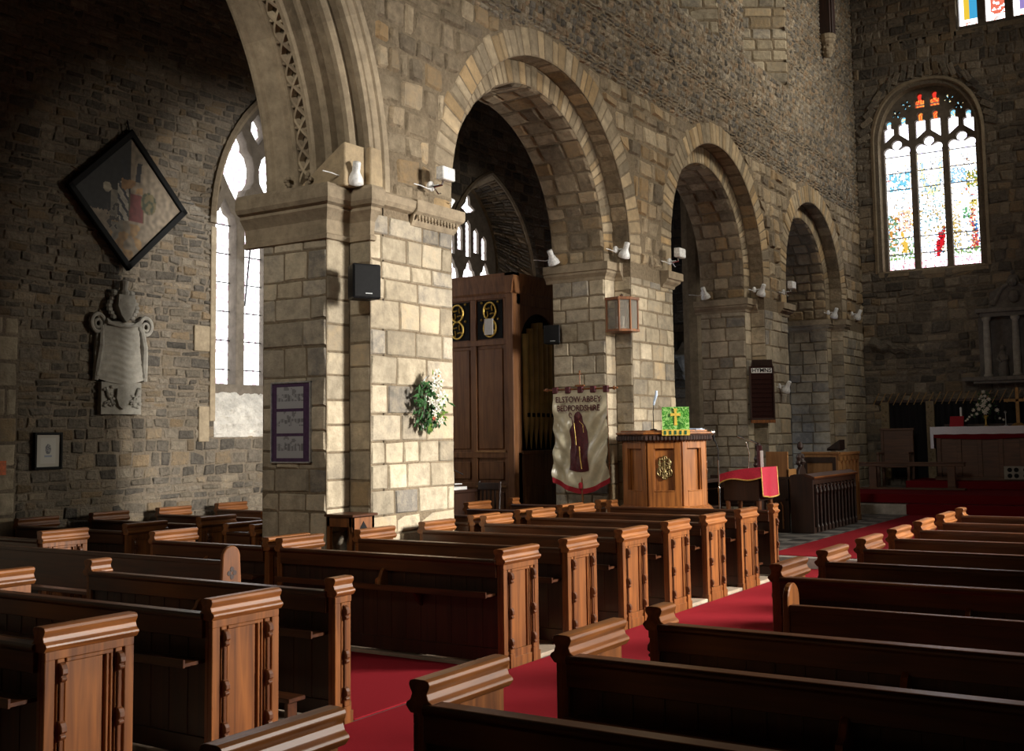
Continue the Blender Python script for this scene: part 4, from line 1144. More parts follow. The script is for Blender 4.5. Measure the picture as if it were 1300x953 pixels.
# hymn board set across the notch of pier three
def text(s,size,mat,parent,M,ext=.002,name='lettering',font_scale=1,space=1,bold=0):
    cu=bpy.data.curves.new(name,'FONT'); cu.body=s; cu.size=size; cu.extrude=ext; cu.align_x='CENTER'; cu.align_y='CENTER'; cu.space_character=space; cu.offset=bold; cu.resolution_u=3
    o=bpy.data.objects.new(name,cu); COL.objects.link(o)
    dg=bpy.context.evaluated_depsgraph_get(); dg.update()
    me=bpy.data.meshes.new_from_object(o.evaluated_get(dg)); bpy.data.objects.remove(o); bpy.data.curves.remove(cu)
    me.transform(Matrix.Diagonal((font_scale,1,1,1))); me.transform(M); me.materials.clear(); me.materials.append(mat)
    return link(name,me,parent)
t=thing('hymn_board',(19.50,7.17,1.92),'dark hymn board headed HYMNS hanging on the pier behind the lectern','hymn board',None,-.95)
HYM=plain('matt_dark_brown_board',(.028,.010,.008),rough=.9,spec=.1)
mb=MB(); mb.box(-.21,.21,0,.03,0,1.02); mb.build('backboard',HYM,t,bevel=.004)
mb=MB(); mb.box(-.225,-.2,-.02,.03,0,1.02); mb.box(.2,.225,-.02,.03,0,1.02); mb.box(-.225,.225,-.02,.03,0,.08); mb.build('frame',OAKD,t,bevel=.003)
mb=MB(); mb.box(-.225,.225,-.03,.03,-.01,.045); mb.build('bottom_ledge',OAK,t,bevel=.003)
for k in range(9): 
    q=MB(); q.box(-.2,.2,-.014,0,.12+.083*k,.130+.083*k); q.build('number_rail',HYM,t,bevel=.002)
mb=MB(); mb.box(-.19,.19,-.012,.0,.895,.985); mb.build('header_plate',PAPER,t,bevel=.003)
text('HYMNS',.098,BLACK,t,Matrix.Translation((0,-.016,.942))@Matrix.Rotation(pi/2,4,'X'),font_scale=1.05,bold=.0012,space=1.05)
mb=MB(); mb.box(-.17,.2,0,.03,1.02,1.13); mb.prism([(-.19,1.02),(.21,1.02),(.2,1.14),(-.16,1.14)],'y',.0,.028); mb.build('top_board',OAKD,t,bevel=.003)

# ------------------------------------------------------------------ banner
BX=13.40; BY0,BY1=7.13,7.97
t=thing('church_banner',(BX,7.53,0),'cream satin banner with a maroon abbess figure lettered Elstow Abbey Bedfordshire, hung on a pole','banner')
def bsurf(u,v,off=0):     # u 0..1 north->south (viewer left to right), v 0 top ..1 bottom
    y=.42-.84*u; 
    drop=1.17+.26*(1-abs(2*u-1)**1.6)*.62
    z=2.33-drop*v
    fold=.034*sin(9*v*(1+.4*u)+7*u+3*sin(4*u))*(.3+v)*min(1,abs(u-.5)*4+.12)+.030*sin(24*v+10*abs(2*u-1)+3*u)*abs(2*u-1)**.8*min(1,v*2.2)
    fold+=.02*sin(5*u+2)*v
    return (-.012-fold-off,y,z)
mb=MB(); mb.grid(lambda u,v:bsurf(u,v),60,80); mb.build('cloth',CREAM,t,smooth=True)
mb=MB()
for k in range(5):
    c=.04+.84/4.0*k*.92/.84*.99; y=.42-.035-.198*k
    mb.box(-.03,.025,y-.04,y+.04,2.315,2.405)
mb.build('hanging_loops',MAROON,t,bevel=.008)
mb=MB(); mb.tube([(0,.53,2.37),(0,-.53,2.37)],.013,8); 
for s_ in (1,-1): mb.ball((0,.53*s_,2.37),.028,8); mb.ball((0,.57*s_,2.37),.016,8)
mb.tube([(.02,0,0),(.02,0,2.42)],.016,8); mb.tube([(0,0,2.40),(0,0,2.60)],.008,8); mb.ball((0,0,2.61),.016,8); mb.tube([(0,-.035,2.575),(0,.035,2.575)],.006,6)
mb.box(-.012,.012,-.07,.07,2.405,2.43)
mb.tube([(0,-.42,2.37),(.015,-.425,1.2)],.005,6)
mb.build('pole',OAKX,t)
mb=MB()
def fr(u,k):
    x,y,z=bsurf(u,1); return (x-.006,y,z+.01-.07*k)
n=50
mb.grid(lambda u,v:fr(u,v),60,3); mb.lathe([(.004,1.01),(.03,1.02),(.03,1.08),(.012,1.10)],-.03,0,8); mb.build('fringe',CRIMF,t)
# figure of the abbess following the cloth
def fig(u,v):
    # v 0 (head) ..1 (hem); half-width profile
    pr=[(0,.012),(.035,.05),(.08,.072),(.15,.075),(.19,.085),(.25,.12),(.33,.15),(.5,.155),(.8,.165),(1,.17)]
    for (a,b),(c,d) in zip(pr[:-1],pr[1:]):
        if v<=c: hw=b+(d-b)*(v-a)/(c-a); break
    uu=.47+(u-.5)*2*hw*1.05; vv=.20+.62*v
    x,y,z=bsurf(uu,vv*1.0,.006+.010*(1-(2*u-1)**2)+.006*abs(sin(9*u+1.5*v))*v)
    return (x,y,z)
mb=MB(); mb.grid(fig,24,50); mb.build('abbess_figure',MAROON,t,smooth=True)
mb=MB()
def onb(u,v,off=.03): return bsurf(u,v,off)
mb.tube([onb(.37,.24),onb(.36,.22),onb(.335,.215),onb(.32,.24),onb(.335,.265),onb(.36,.262),onb(.37,.29),onb(.38,.34),onb(.40,.5),onb(.44,.8)],.007,6)
mb.build('crozier',MAROON,t)
mb=MB(); mb.tube([onb(.40,.32),onb(.415,.42),onb(.43,.55)],.005,5); mb.tube([onb(.49,.56),onb(.50,.66),onb(.53,.79)],.008,5); mb.tube([onb(.50,.30),onb(.56,.34),onb(.57,.42)],.003,5); mb.build('cord',GOLD,t)
mb=MB(); mb.T=Matrix.Translation(onb(.47,.245,.016)); mb.ball((0,0,0),.045,10,(.3,.7,1.1)); mb.T=None; lab(mb.build('face',plain('face_patch',(.10,.02,.02),rough=.6),t),'dark veiled face')
MT=lambda z,y=0: Matrix.Translation((-.06,y,z))@Matrix(((0,0,-1,0),(-1,0,0,0),(0,1,0,0),(0,0,0,1)))
text('ELSTOW·ABBEY',.115,MAROON,t,MT(2.225,.0),space=1.0,font_scale=.88,bold=.0015)
text('BEDFORDSHIRE',.115,MAROON,t,MT(2.105,.0),space=.98,font_scale=.85,bold=.0015)

# ------------------------------------------------------------------ pulpit
t=thing('pulpit',(13.9,6.52,0),'octagonal oak pulpit with a carved dark cornice and a gilt monogram panel','pulpit',None,radians(205-22.5-180+.0))
ph=0; 
def octo(r,z): return [(r*cos(ph+pi/4*k),r*sin(ph+pi/4*k),z) for k in range(8)]
mb=MB(); mb.lathe([(.30,0),(.30,.1),(.2,.16),(.17,.5),(.30,.66),(.54,.72),(.60,.74)],0,0,8,ph); mb.build('stem',OAKP,t)
mb=MB(); mb.lathe([(.60,.68),(.68,.70),(.68,.75),(.61,.80)],0,0,8,ph); mb.build('base_moulding',OAKP,t)
mb=MB(); mb.lathe([(.545,.74),(.545,1.66)],0,0,8,ph); mb.build('drum',OAKP,t)
for k in range(8):
    a0,a1=ph+pi/4*k,ph+pi/4*(k+1); A=Vector((.565*cos(a0),.565*sin(a0),0)); B=Vector((.565*cos(a1),.565*sin(a1),0)); Lw=(B-A).length
    ex=(B-A).normalized(); ny=Vector((ex.y,-ex.x,0)); Mx=Matrix(((ex.x,ny.x,0,A.x),(ex.y,ny.y,0,A.y),(0,0,1,0),(0,0,0,1)))
    mb=MB(); mb.T=Mx
    mb.box(0,.085,-.01,.034,.78,1.66); mb.box(Lw-.085,Lw,-.01,.034,.78,1.66); mb.box(.085,Lw-.085,-.01,.034,1.55,1.66); mb.box(.085,Lw-.085,-.01,.034,.78,.99)
    mb.box(.085,.10,-.01,.018,.99,1.55); mb.box(Lw-.10,Lw-.085,-.01,.018,.99,1.55); mb.box(.085,Lw-.085,0,.042,.99,1.005)
    fr_=mb.build('panel_frame',OAKP,t,bevel=.003)
cw=MB(); cw.lathe([(.575,1.64),(.60,1.65),(.63,1.68),(.66,1.70),(.67,1.73),(.63,1.735)],0,0,8,ph)
for k in range(8):
    a0,a1=ph+pi/4*k,ph+pi/4*(k+1)
    for j in range(10):
        q=(j+.5)/10; x=.655*(cos(a0)*(1-q)+cos(a1)*q); y=.655*(sin(a0)*(1-q)+sin(a1)*q); cw.ball((x,y,1.688),.034,6,(1,1,1.35))
lab(cw.build('carved_cornice',DARKW,t),'black carved foliage cornice')
mb=MB(); mb.lathe([(.66,1.73),(.69,1.74),(.69,1.76),(.62,1.775),(.62,1.79),(.5,1.79)],0,0,8,ph); mb.build('top_rim',OAKP,t)
# monogram on the face turned to the nave's south-west
amid=pi
mb=MB(); mb.T=Matrix.Rotation(radians(0),4,'Z')
kf=None
for k in range(8):
    mid=ph+pi/4*(k+.5)
    if abs(mid-radians(202.5))<.1: kf=mid; break
MF=Matrix(((cos(kf+pi/2),-cos(kf)*-1,0,.53*cos(kf)),(sin(kf+pi/2),-sin(kf)*-1,0,.53*sin(kf)),(0,0,1,0),(0,0,0,1)))
mb.T=MF; mb.mi=0
def curl(cx,cz,r,a0,a1,w=.010): mb.tube([(cx+r*cos(a),.0,cz+r*sin(a)) for a in [a0+(a1-a0)*i/12 for i in range(13)]],w,6)
curl(0,1.30,.07,0,6.0); curl(-.03,1.36,.05,1,5.5); curl(.04,1.24,.055,-2,3.2); curl(.0,1.30,.035,0,6.28); curl(.035,1.36,.05,-1.5,3.2); curl(-.04,1.24,.055,0,4.5)
for z_ in (1.18,1.21,1.42): curl(0,z_,.03,0,6.28)
mb.tube([(-.06,0,1.42),(-.06,0,1.2)],.01,6); mb.tube([(.06,0,1.42),(.06,0,1.2)],.01,6); mb.tube([(-.06,0,1.31),(.06,0,1.31)],.01,6); mb.tube([(0,0,1.45),(0,0,1.15)],.01,6)
for i in range(22): mb.ball((rnd.uniform(-.085,.085),0,1.3+rnd.uniform(-.13,.13)),.013,6)
mb.T=None; lab(mb.build('monogram',plain('dull_gilt',(.20,.14,.05),rough=.4,metal=.6),t),'dull gilt carved monogram')

# bookrest with the green fall
t=thing('pulpit_fall',(13.42,6.12,1.76),'green brocade pulpit fall with a gold cross and striped gold hem','cloth',None,radians(205+90))
# local x runs along the face, -y points outwards -> build so outward is +y rotated
mb=MB(); mb.grid(lambda u,v:(-.175+.35*u,-.02-.02*v+.004*sin(14*u)*v,.33-.30*v),14,12,col=None)
def brocade():
    m,nt,b,out=newmat('green_brocade'); L=nt.links.new
    tc=N(nt,'ShaderNodeTexCoord'); n=N(nt,'ShaderNodeTexNoise'); n.inputs['Scale'].default_value=16; n.inputs['Detail'].default_value=3; n.inputs['Distortion'].default_value=2.5; L(tc.outputs['Object'],n.inputs['Vector'])
    r=ramp(nt,[(.40,(.02,.16,.01)),(.50,(.10,.42,.04)),(.60,(.42,.68,.22))]); L(n.outputs['Fac'],r.inputs[0]); L(r.outputs[0],b.inputs['Base Color']); b.inputs['Roughness'].default_value=.4; return m
GREEN=brocade()
mb.build('brocade_cloth',GREEN,t)
GOLDC=plain('gold_cloth',(.82,.55,.08),rough=.6); DKG=plain('dark_green_stripe',(.01,.12,.05),rough=.6)
mb=MB(); mb.box(-.18,.18,-.048,-.042,-.04,.035); mb.build('gold_hem',GOLDC,t)
mb=MB()
for k in range(5): mb.box(-.155+.066*k,-.125+.066*k,-.052,-.048,-.03,.022)
mb.build('hem_stripes',DKG,t)
mb=MB(); mb.prism([(-.02,.09),(.02,.09),(.015,.20),(.012,.215),(.065,.21),(.065,.25),(.015,.245),(.02,.30),(.03,.315),(0,.305),(-.03,.315),(-.02,.30),(-.015,.245),(-.065,.25),(-.065,.21),(-.012,.215),(-.015,.20)],'y',-.044,-.032); mb.build('gold_cross',GOLDC,t)
mb=MB(); mb.box(-.17,.17,-.015,.0,-.0,.33); mb.prism([(0,.0),(.02,.33),(.03,.33),(.12,.0)],'x',-.02,.02); mb.build('bookrest',OAKP,t)
t=thing('desk_microphone',(13.38,6.42,1.79),'thin black gooseneck microphone with a pale blue wrapped head on the pulpit','microphone')
mb=MB(); mb.lathe([(.045,0),(.045,.012),(.01,.02)],0,0,12); mb.tube([(0,0,.01),(.005,0,.12),(-.005,.0,.25),(.0,-.01,.33)],.006,6); mb.build('gooseneck',BLKP,t)
mb=MB(); mb.tube([(0,-.01,.33),(.0,-.02,.38),(.0,-.05,.46),(.0,-.055,.52)],[.012,.017,.02,.016],8); mb.build('microphone_head',plain('pale_blue_plastic',(.55,.66,.80),rough=.4),t)
t=thing('open_papers',(14.18,6.2,1.79),'stack of pale blue papers lying on the pulpit rim','papers')
mb=MB(); mb.box(-.14,.14,-.1,.1,0,.012); mb.T=Matrix.Rotation(.3,4,'Z'); mb.box(-.12,.13,-.1,.1,.012,.022); mb.build('sheets',plain('pale_blue_paper',(.55,.65,.8),rough=.7),t)

# ------------------------------------------------------------------ lectern group
t=thing('lectern',(15.3,5.70,.15),'oak lectern desk draped in red at the head of the carpet','lectern')
mb=MB(); mb.box(.02,.58,.02,.56,.62,1.0); mb.build('desk_box',OAKD,t,bevel=.01)
for x,y in ((.03,.02),(.49,.02),(.03,.48),(.49,.48)):
    q=MB(); q.lathe([(.045,0),(.045,.05),(.025,.09),(.03,.25),(.022,.4),(.035,.55),(.035,.62)],x+.03,y+.03,10); q.build('leg',OAK,t)
mb=MB(); mb.box(.05,.54,.24,.34,.10,.16); mb.build('stretcher',OAKD,t,bevel=.006)
mb=MB(); mb.prism([(-.01,.99),(.60,.96),(.60,.985),(.0,1.08)],'x',-.01,.60); mb.build('sloping_top',OAK,t)
t=thing('lectern_cloth',(15.3,5.70,.15),'crimson cloth with gold braid draped over the lectern','cloth')
def cl(u,v):  # south drop: u along x, v down
    return (-.02+.64*u+.02*v*sin(5*u),-.03-.02*sin(9*u)*v-.015*v,1.095-.40*v-.03*v*sin(3*u))
mb=MB(); mb.grid(cl,30,10); mb.grid(lambda u,v:(-.02+.64*u,-.03+.64*v+.0*u,1.095-.10*v*v),20,12)
def cw_(u,v): return (-.02-.015*v-.012*sin(10*u)*v, -.03+.64*u, 1.095-.10*u*u-(.14+.03*sin(6*u))*v)
mb.grid(cw_,20,5); mb.grid(lambda u,v:(.62+.02*v,-.03+.62*u,1.095-.10*u-.2*v),10,4)
mb.grid(lambda u,v:(-.02+.64*u,.61+.012*v,.995-.12*v),10,3)
o=mb.build('drape',REDCL,t,smooth=False)
mb=MB(); mb.tube([Vector(cl(i/20,1))+Vector((0,-.004,0)) for i in range(21)],.011,6); mb.tube([Vector(cw_(i/16,1))+Vector((-.004,0,0)) for i in range(17)],.010,6); mb.tube([Vector(cl(0,i/6))+Vector((-.005,-.002,0)) for i in range(7)],.008,6); mb.tube([Vector(cl(1,i/6))+Vector((.005,0,0)) for i in range(7)],.008,6); mb.build('gold_braid',GOLD,t)
t=thing('lectern_microphone',(15.42,5.93,1.23),'silver gooseneck microphone arched over the red-draped lectern','microphone')
mb=MB(); mb.tube([(.0,-.02,0),(.02,-.03,.2),(-.01,-.01,.34),(-.02,.0,.38)],.007,6); mb.build('gooseneck',CHROME,t)
mb=MB(); mb.tube([(-.02,-.17,.36),(-.02,-.07,.395),(-.02,.02,.425),(-.02,.12,.46)],[.010,.018,.012,.022],8); mb.build('microphone_head',CHROME,t)
t=thing('lectern_book',(15.75,5.84,1.21),'upright maroon book with yellow edge on the lectern','book',None,.5)
mb=MB(); mb.box(-.13,.07,0,.05,0,.34); mb.build('cover',MAROON,t,bevel=.004)
mb=MB(); mb.box(.07,.10,.0,.045,0,.32); mb.build('page_edge',GOLD,t,bevel=.002)
mb=MB(); mb.box(-.22,-.17,0,.04,0,.27); mb.build('white_marker',PAPER,t,bevel=.002)
t=thing('microphone_stand',(14.5,5.99,.15),'straight silver microphone stand between the pulpit and lectern','microphone stand')
mb=MB(); mb.lathe([(.13,0),(.13,.02),(.03,.035),(.012,.05)],0,0,20); mb.build('base',IRON,t)
mb=MB(); mb.tube([(0,0,.03),(0,0,.80)],.012,8); mb.tube([(0,0,.8),(0,0,1.22)],.009,8); mb.lathe([(.016,.78),(.018,.84),(.01,.86)],0,0,8); mb.build('pole',CHROME,t)
mb=MB(); mb.tube([(0,0,1.2),(.0,.0,1.36),(.0,.02,1.44),(-.0,.05,1.50)],.008,6); mb.tube([(-.0,.05,1.48),(-.01,.06,1.56)],[.012,.02],8); mb.build('gooseneck',BLKP,t)
mb=MB(); mb.ball((-.01,.065,1.60),.033,12,(1,1,1.15)); mb.build('microphone_head',CHROME,t)

# ------------------------------------------------------------------ choir furniture
def poppyhead(name,loc,h,label,rz=0,w=.40):
    t=thing(name,loc,label,'stall',None,rz)
    mb=MB(); mb.prism([(0,0),(w,0),(w,h*.60),(w*.92,h*.66),(w*.66,h*.70),(w*.60,h*.74),(w*.40,h*.74),(w*.34,h*.70),(w*.08,h*.66),(0,h*.60)],'y',-.03,.03); mb.build('stall_end',DARKW,t,bevel=.01)
    mb=MB(); cx=w/2
    mb.ball((cx,0,h*.93),.065,10,(1,.8,1.15)); mb.ball((cx,0,h*.82),.05,8,(1.2,.8,1)); 
    for s_ in (-1,1): mb.ball((cx+s_*.09,0,h*.80),.055,8,(1.1,.8,1.2)); mb.ball((cx+s_*.14,0,h*.74),.04,8); mb.tube([(cx,0,h*.7),(cx+s_*.06,0,h*.78),(cx+s_*.13,0,h*.72)],.03,6)
    mb.ball((cx,0,h*.75),.075,8); mb.build('poppyhead',DARKW,t)
    mb=MB(); mb.box(.05,w-.02,.03,.9,.42,.46); mb.box(w-.05,w,.03,.9,.42,h*.62); mb.build('seat_and_back',OAKD,t,bevel=.004)
poppyhead('choir_stall',(16.95,6.40,.15),1.46,'dark stall end with a carved poppyhead behind the lectern')
poppyhead('choir_stall',(18.15,6.12,.15),1.46,'dark poppyhead stall end behind the choir desk')
t=thing('choir_desk',(17.45,5.62,.15),'dark oak choir desk with an arcaded front facing the red carpet','choir desk')
L=2.28
mb=MB(); mb.box(0,L,.03,.06,.08,.84); mb.box(0,L,0,.06,0,.09); mb.box(0,L,0,.06,.76,.86); mb.build('front_panel',OAKD,t,bevel=.004)
for k in range(12):
    x=.09+k*(L-.18)/11
    q=MB(); q.box(x-.018,x+.018,-.012,.03,.09,.76); q.lathe([(.024,.02),(.03,.1),(.016,.14),(.014,.6),(.026,.64),(.016,.70)],x,-.015,8); q.build('colonnette',DARKW,t)
mb=MB()
for k in range(11):
    x=.09+(k+.5)*(L-.18)/11; mb.tube([(x+.085*cos(a),.0,.64+.10*sin(a)) for a in [pi*i/8 for i in range(9)]],.012,6)
mb.build('arch_heads',OAKD,t)
q=MB(); q.prism([(0,0),(.37,0),(.37,.90),(.30,.92),(.10,.93),(0,.87)],'x',-.05,0); q.build('west_end_panel',OAKD,t,bevel=.006)
q=MB(); q.box(L,L+.05,0,.12,0,.87); q.build('east_end_panel',OAKD,t,bevel=.006)
mb=MB(); mb.prism([(-.03,.84),(-.035,.87),(-.02,.885),(.10,.93),(.13,.93),(.13,.90),(0,.84)],'x',-.07,L+.06); mb.build('sloping_top',OAKDY,t,bevel=.003)
mb=MB(); mb.tube([(-.07,-.03,.875),(L+.06,-.03,.875)],.012,6); mb.build('edge_moulding',OAKX,t)
t=thing('priest_desk',(17.42,6.02,.15),'tall desk end with a plain light oak top panel above carved tracery','desk')
mb=MB(); mb.box(0,.04,0,.36,.86,1.28); mb.box(0,.4,.0,.03,.3,1.0); mb.build('upper_panel',OAKL,t,bevel=.004)
mb=MB(); mb.box(0,.05,0,.36,0,.86); mb.box(-.02,.06,-.02,.38,.84,.88); mb.box(-.012,0,.0,.05,0,.84); mb.box(-.012,0,.31,.36,0,.84); mb.box(-.012,0,0,.36,.50,.54); mb.build('lower_panel',OAKD,t,bevel=.003)
mb=MB()
for k in range(3): 
    y=.10+.08*k; mb.tube([(-.02,y,.06),(-.02,y,.42),(-.02,y+.03,.48)],.011,6); mb.ball((-.02,y,.2),.018,6)
mb.build('tracery_shafts',OAKL,t)
t=thing('clergy_box',(19.25,5.76,.15),'tall pale oak box pew front with vertical panels at the end of the choir desk','box pew')
mb=MB(); mb.box(.04,1.27,.02,.06,0,1.20); mb.box(0,.04,0,.62,0,1.22); mb.build('carcass',OAKL,t,bevel=.004)
for k in range(6):
    x=.06+.232*k; q=MB(); q.box(x,x+.04,0,.022,.04,1.16); q.build('stile',OAKL,t,bevel=.003)
mb=MB(); mb.box(-.01,1.30,-.02,.08,1.18,1.23); mb.box(0,1.30,-.0,.02,0,.1); mb.box(0,1.3,0,.022,1.08,1.18); mb.box(-.02,.06,-.02,.64,1.2,1.24); mb.build('capping',OAKL,t,bevel=.006)
mb=MB()
for k in range(5):
    x=.10+.232*k; mb.tube([(x+.096+.08*cos(a),.012,1.02+.05*sin(a)) for a in [pi*i/6 for i in range(7)]],.010,5)
mb.build('arched_heads',OAKL,t)
mb=MB(); mb.box(-.012,0,.04,.10,.05,1.15); mb.box(-.012,0,.54,.60,.05,1.15); mb.box(-.012,0,.1,.54,1.05,1.15); mb.build('west_panel_frame',OAKD,t,bevel=.003)
t=thing('reading_slope',(21.1,6.5,1.25),'small dark book slope standing on the box pew corner','book stand')
t.location=(20.45,6.05,1.39)
mb=MB(); mb.prism([(0,.02),(.0,.20),(.24,.04),(.24,.0)],'x',-.1,.22); mb.build('slope',DARKW,t,bevel=.004)
mb=MB(); mb.box(-.1,.22,.02,.22,-.0,.03); mb.build('base',OAKD,t)
# carved chair with turned posts beside the pulpit
t=thing('carved_chair',(15.60,6.66,.15),'dark carved chair with turned finials between the pulpit and the microphone stand','chair',None,-.35)
def post(x,y,h,name='post'):
    q=MB(); q.lathe([(.025,0),(.035,.04),(.02,.08),(.024,.3),(.036,.42),(.02,.46),(.02,h-.25),(.034,h-.18),(.018,h-.14),(.03,h-.07),(.012,h)],x,y,10); q.build(name,OAK,t)
for x,y,h in ((-.25,.22,1.22),(.25,.22,1.22),(-.25,-.22,.82),(.25,-.22,.82)): post(x,y,h,'leg')
mb=MB(); mb.box(-.27,.27,-.24,.24,.42,.47); mb.build('seat',OAKD,t,bevel=.01)
mb=MB(); mb.box(-.25,.25,.20,.24,.60,1.0); mb.tube([(-.22,.22,1.0),(-.12,.22,1.12),(0,.22,1.16),(.12,.22,1.12),(.22,.22,1.0)],.04,8); mb.build('back_panel',DARKW,t)
mb=MB()
for i in range(16): mb.ball((rnd.uniform(-.2,.2),.20,rnd.uniform(.65,1.1)),.028,6)
mb.build('carving',OAK,t)
for s_ in (-1,1):
    q=MB(); q.tube([(s_*.25,.2,.74),(s_*.27,0,.76),(s_*.25,-.22,.80)],.022,6); q.build('armrest',OAKD,t)
t=thing('low_bookcase',(17.1,7.05,.15),'low dark oak shelf against the pier behind the lectern','shelf')
t.location=(15.92,6.95,.15)
mb=MB(); mb.box(0,1.0,0,.3,0,.06); mb.box(0,.04,0,.3,0,.85); mb.box(.96,1,0,.3,0,.85); mb.box(-.02,1.02,-.02,.32,.82,.87); mb.box(0,1,.26,.3,0,.85); mb.build('carcass',OAKD,t,bevel=.004)
mb=MB(); mb.box(.04,.96,.0,.28,.42,.45); mb.build('shelf',OAKD,t)

# ------------------------------------------------------------------ organ
OX,OY=13.85,8.9; OT=4.16
t=thing('pipe_organ',(OX,OY,0),'tall oak organ case with gilt pipes seen through the large round arch','organ')
OXL,OYL=1.9,2.3
mb=MB(); mb.box(.05,OXL,.06,OYL,0,OT-.1); mb.build('case',ORG,t)
mb=MB()
mb.prism([(0,OT-.30),(-.02,OT-.27),(-.03,OT-.18),(-.045,OT-.12),(-.06,OT-.04),(-.06,OT),(.10,OT),(.10,OT-.3)],'y',-.06,OYL)
mb.prism([(0,OT-.30),(-.02,OT-.27),(-.03,OT-.18),(-.045,OT-.12),(-.06,OT-.04),(-.06,OT),(.10,OT),(.10,OT-.3)],'x',-.06,OXL)
mb.box(-.055,OXL,-.055,OYL,OT-.02,OT); mb.build('cornice',ORG,t)
mb=MB(); mb.box(0,.12,0,.12,0,OT-.25); mb.build('corner_post',ORG,t,bevel=.01)
# west face framing: bays separated by stiles
bays=[.12,.72,1.32,1.92]
for i,y in enumerate(bays):
    q=MB(); q.box(.02,.06,y+(.0 if i==0 else -.04),y+.06,0,OT-.28); q.build('stile',ORG,t,bevel=.004)
mb=MB()
for z0,z1 in ((0,.16),(.98,1.05),(1.42,1.50),(3.10,3.18),(3.80,3.90)): mb.box(.015,.06,.1,OYL,z0,z1)
mb.build('rails',ORG,t,bevel=.004)
for i in range(3):
    y=bays[i]+.09
    q=MB(); q.box(.035,.055,y,y+.45,1.55,3.05); q.build('panel',ORG,t,bevel=.01)
    q=MB(); q.box(.04,.05,y,y+.45,3.2,3.78); b_=q.build('fret_backing',BLACK,t)
    q=MB(); 
    for (cz,r) in ((3.36,.13),(3.62,.13)):
        q.tube([(.03,y+.22+r*cos(a)*.85,cz+r*sin(a)) for a in [2*pi*k/20 for k in range(20)]],.016,6,closed=True)
        for k in range(4): a=k*pi/2+.5; q.tube([(.03,y+.22+r*.9*cos(a)*s_,cz+r*.9*sin(a)*s_) for s_ in (1,.6)]+[(.03,y+.22+r*.35*cos(a+1),cz+r*.35*sin(a+1))],.013,6)
        for s_ in (-1,1): q.ball((.03,y+.22+s_*.15,cz+.13),.022,6)
    q.build('gilt_fretwork',GILT,b_)
    if i==0:
        q=MB(); q.box(.0,.02,y+.15,y+.30,3.26,3.50); lab(q.build('white_notice',PAPER,t),'small white notice over the fretwork')
mb=MB()
for i in range(3):
    y=bays[i]+.09; mb.box(.03,.05,y,y+.45,.22,.92); mb.box(.03,.05,y,y+.45,1.1,1.36)
mb.build('lower_panels',ORG,t,bevel=.008)
mb=MB(); mb.box(.005,.05,.15,.70,1.50,1.53); mb.box(.005,.05,.15,.70,.985,1.01); mb.build('pale_ledge',OAKL,t)
# south face: pointed-arch pipe opening
mb=MB(); mb.box(.12,.22,-.0,.06,0,OT-.28); mb.box(1.28,1.40,0,.06,0,OT-.28); mb.box(.12,1.4,0,.06,3.70,OT-.28); mb.box(.12,1.4,0,.06,0,1.50); mb.build('pipe_frame',ORG,t,bevel=.006)
mb=MB(); mb.box(.2,1.3,.055,.07,1.5,3.8); mb.build('dark_backing',BLACK,t)
A_=[(.22,3.10)]+[(.22+.53*(1-cos(a)) if a<pi/2 else .22+.53*(1-cos(a)),3.10+.5*sin(a)) for a in [pi*k/16 for k in range(17)]]+[(1.28,3.10),(1.28,3.72),(.22,3.72)]
mb=MB(); mb.prism(A_,'y',.01,.04); mb.build('arched_spandrel',ORG,t)
for k in range(7):
    x=.33+.14*k; h=3.50-.09*abs(k-2.6)
    q=MB(); q.lathe([(.006,1.54),(.05,1.98),(.054,2.0),(.054,h)],x,.0,14); 
    p_=q.build('organ_pipe',PIPE,t,smooth=True)
    q=MB(); q.box(x-.03,x+.03,-.062,-.045,2.02,2.08); q.build('pipe_mouth',BLACK,p_)
mb=MB(); mb.box(.24,.70,-.012,.0,.25,1.0); mb.box(.80,1.26,-.012,.0,.25,1.0); mb.box(.2,1.3,-.02,.05,1.46,1.52); mb.build('south_base_panels',ORG,t,bevel=.008)
# organ console desk and chair
t=thing('organ_console',(12.95,9.35,0),'organ console desk with white music sheets partly hidden by the pier','desk')
mb=MB(); mb.box(-.25,.35,-.12,1.2,.0,.95); mb.box(-.28,.38,-.15,1.22,.95,.99); mb.build('desk',OAKD,t,bevel=.006)
mb=MB(); mb.box(-.2,.25,-.05,.5,.99,1.03); mb.box(-.22,.2,.0,.5,1.06,1.075); mb.build('music_sheets',PAPER,t)
mb=MB(); mb.tube([(.1,.5,1.0),(.1,.45,1.3),(.05,.2,1.33),(0,.0,1.22)],.012,6); mb.tube([(.0,.4,1.25),(.1,.1,1.28),(.2,-.02,1.2)],.008,6); mb.tube([(.0,.0,1.22),(0,.0,1.05)],.01,6); mb.build('desk_lamp',IRON,t)
t=thing('organist_chair',(13.1,9.0,0),'dark slatted chair back in front of the organ case','chair')
mb=MB(); mb.box(-.2,.2,-.2,.2,.43,.47); mb.build('seat',OAKD,t,bevel=.01)
for x,y,h in ((-.18,-.18,.43),(.18,-.18,1.10),(-.18,.18,.43),(.18,.18,1.10)):
    q=MB(); q.tube([(x,y,0),(x,y,.45),(x+(.06 if h>1 else 0),y,h)],.018,6); q.build('leg',OAKD,t)
mb=MB(); mb.box(.20,.23,-.18,.18,.98,1.08); 
for k in range(4): mb.box(.20,.22,-.12+.07*k,-.09+.07*k,.5,1.0)
mb.build('backrest',OAKD,t,bevel=.004)

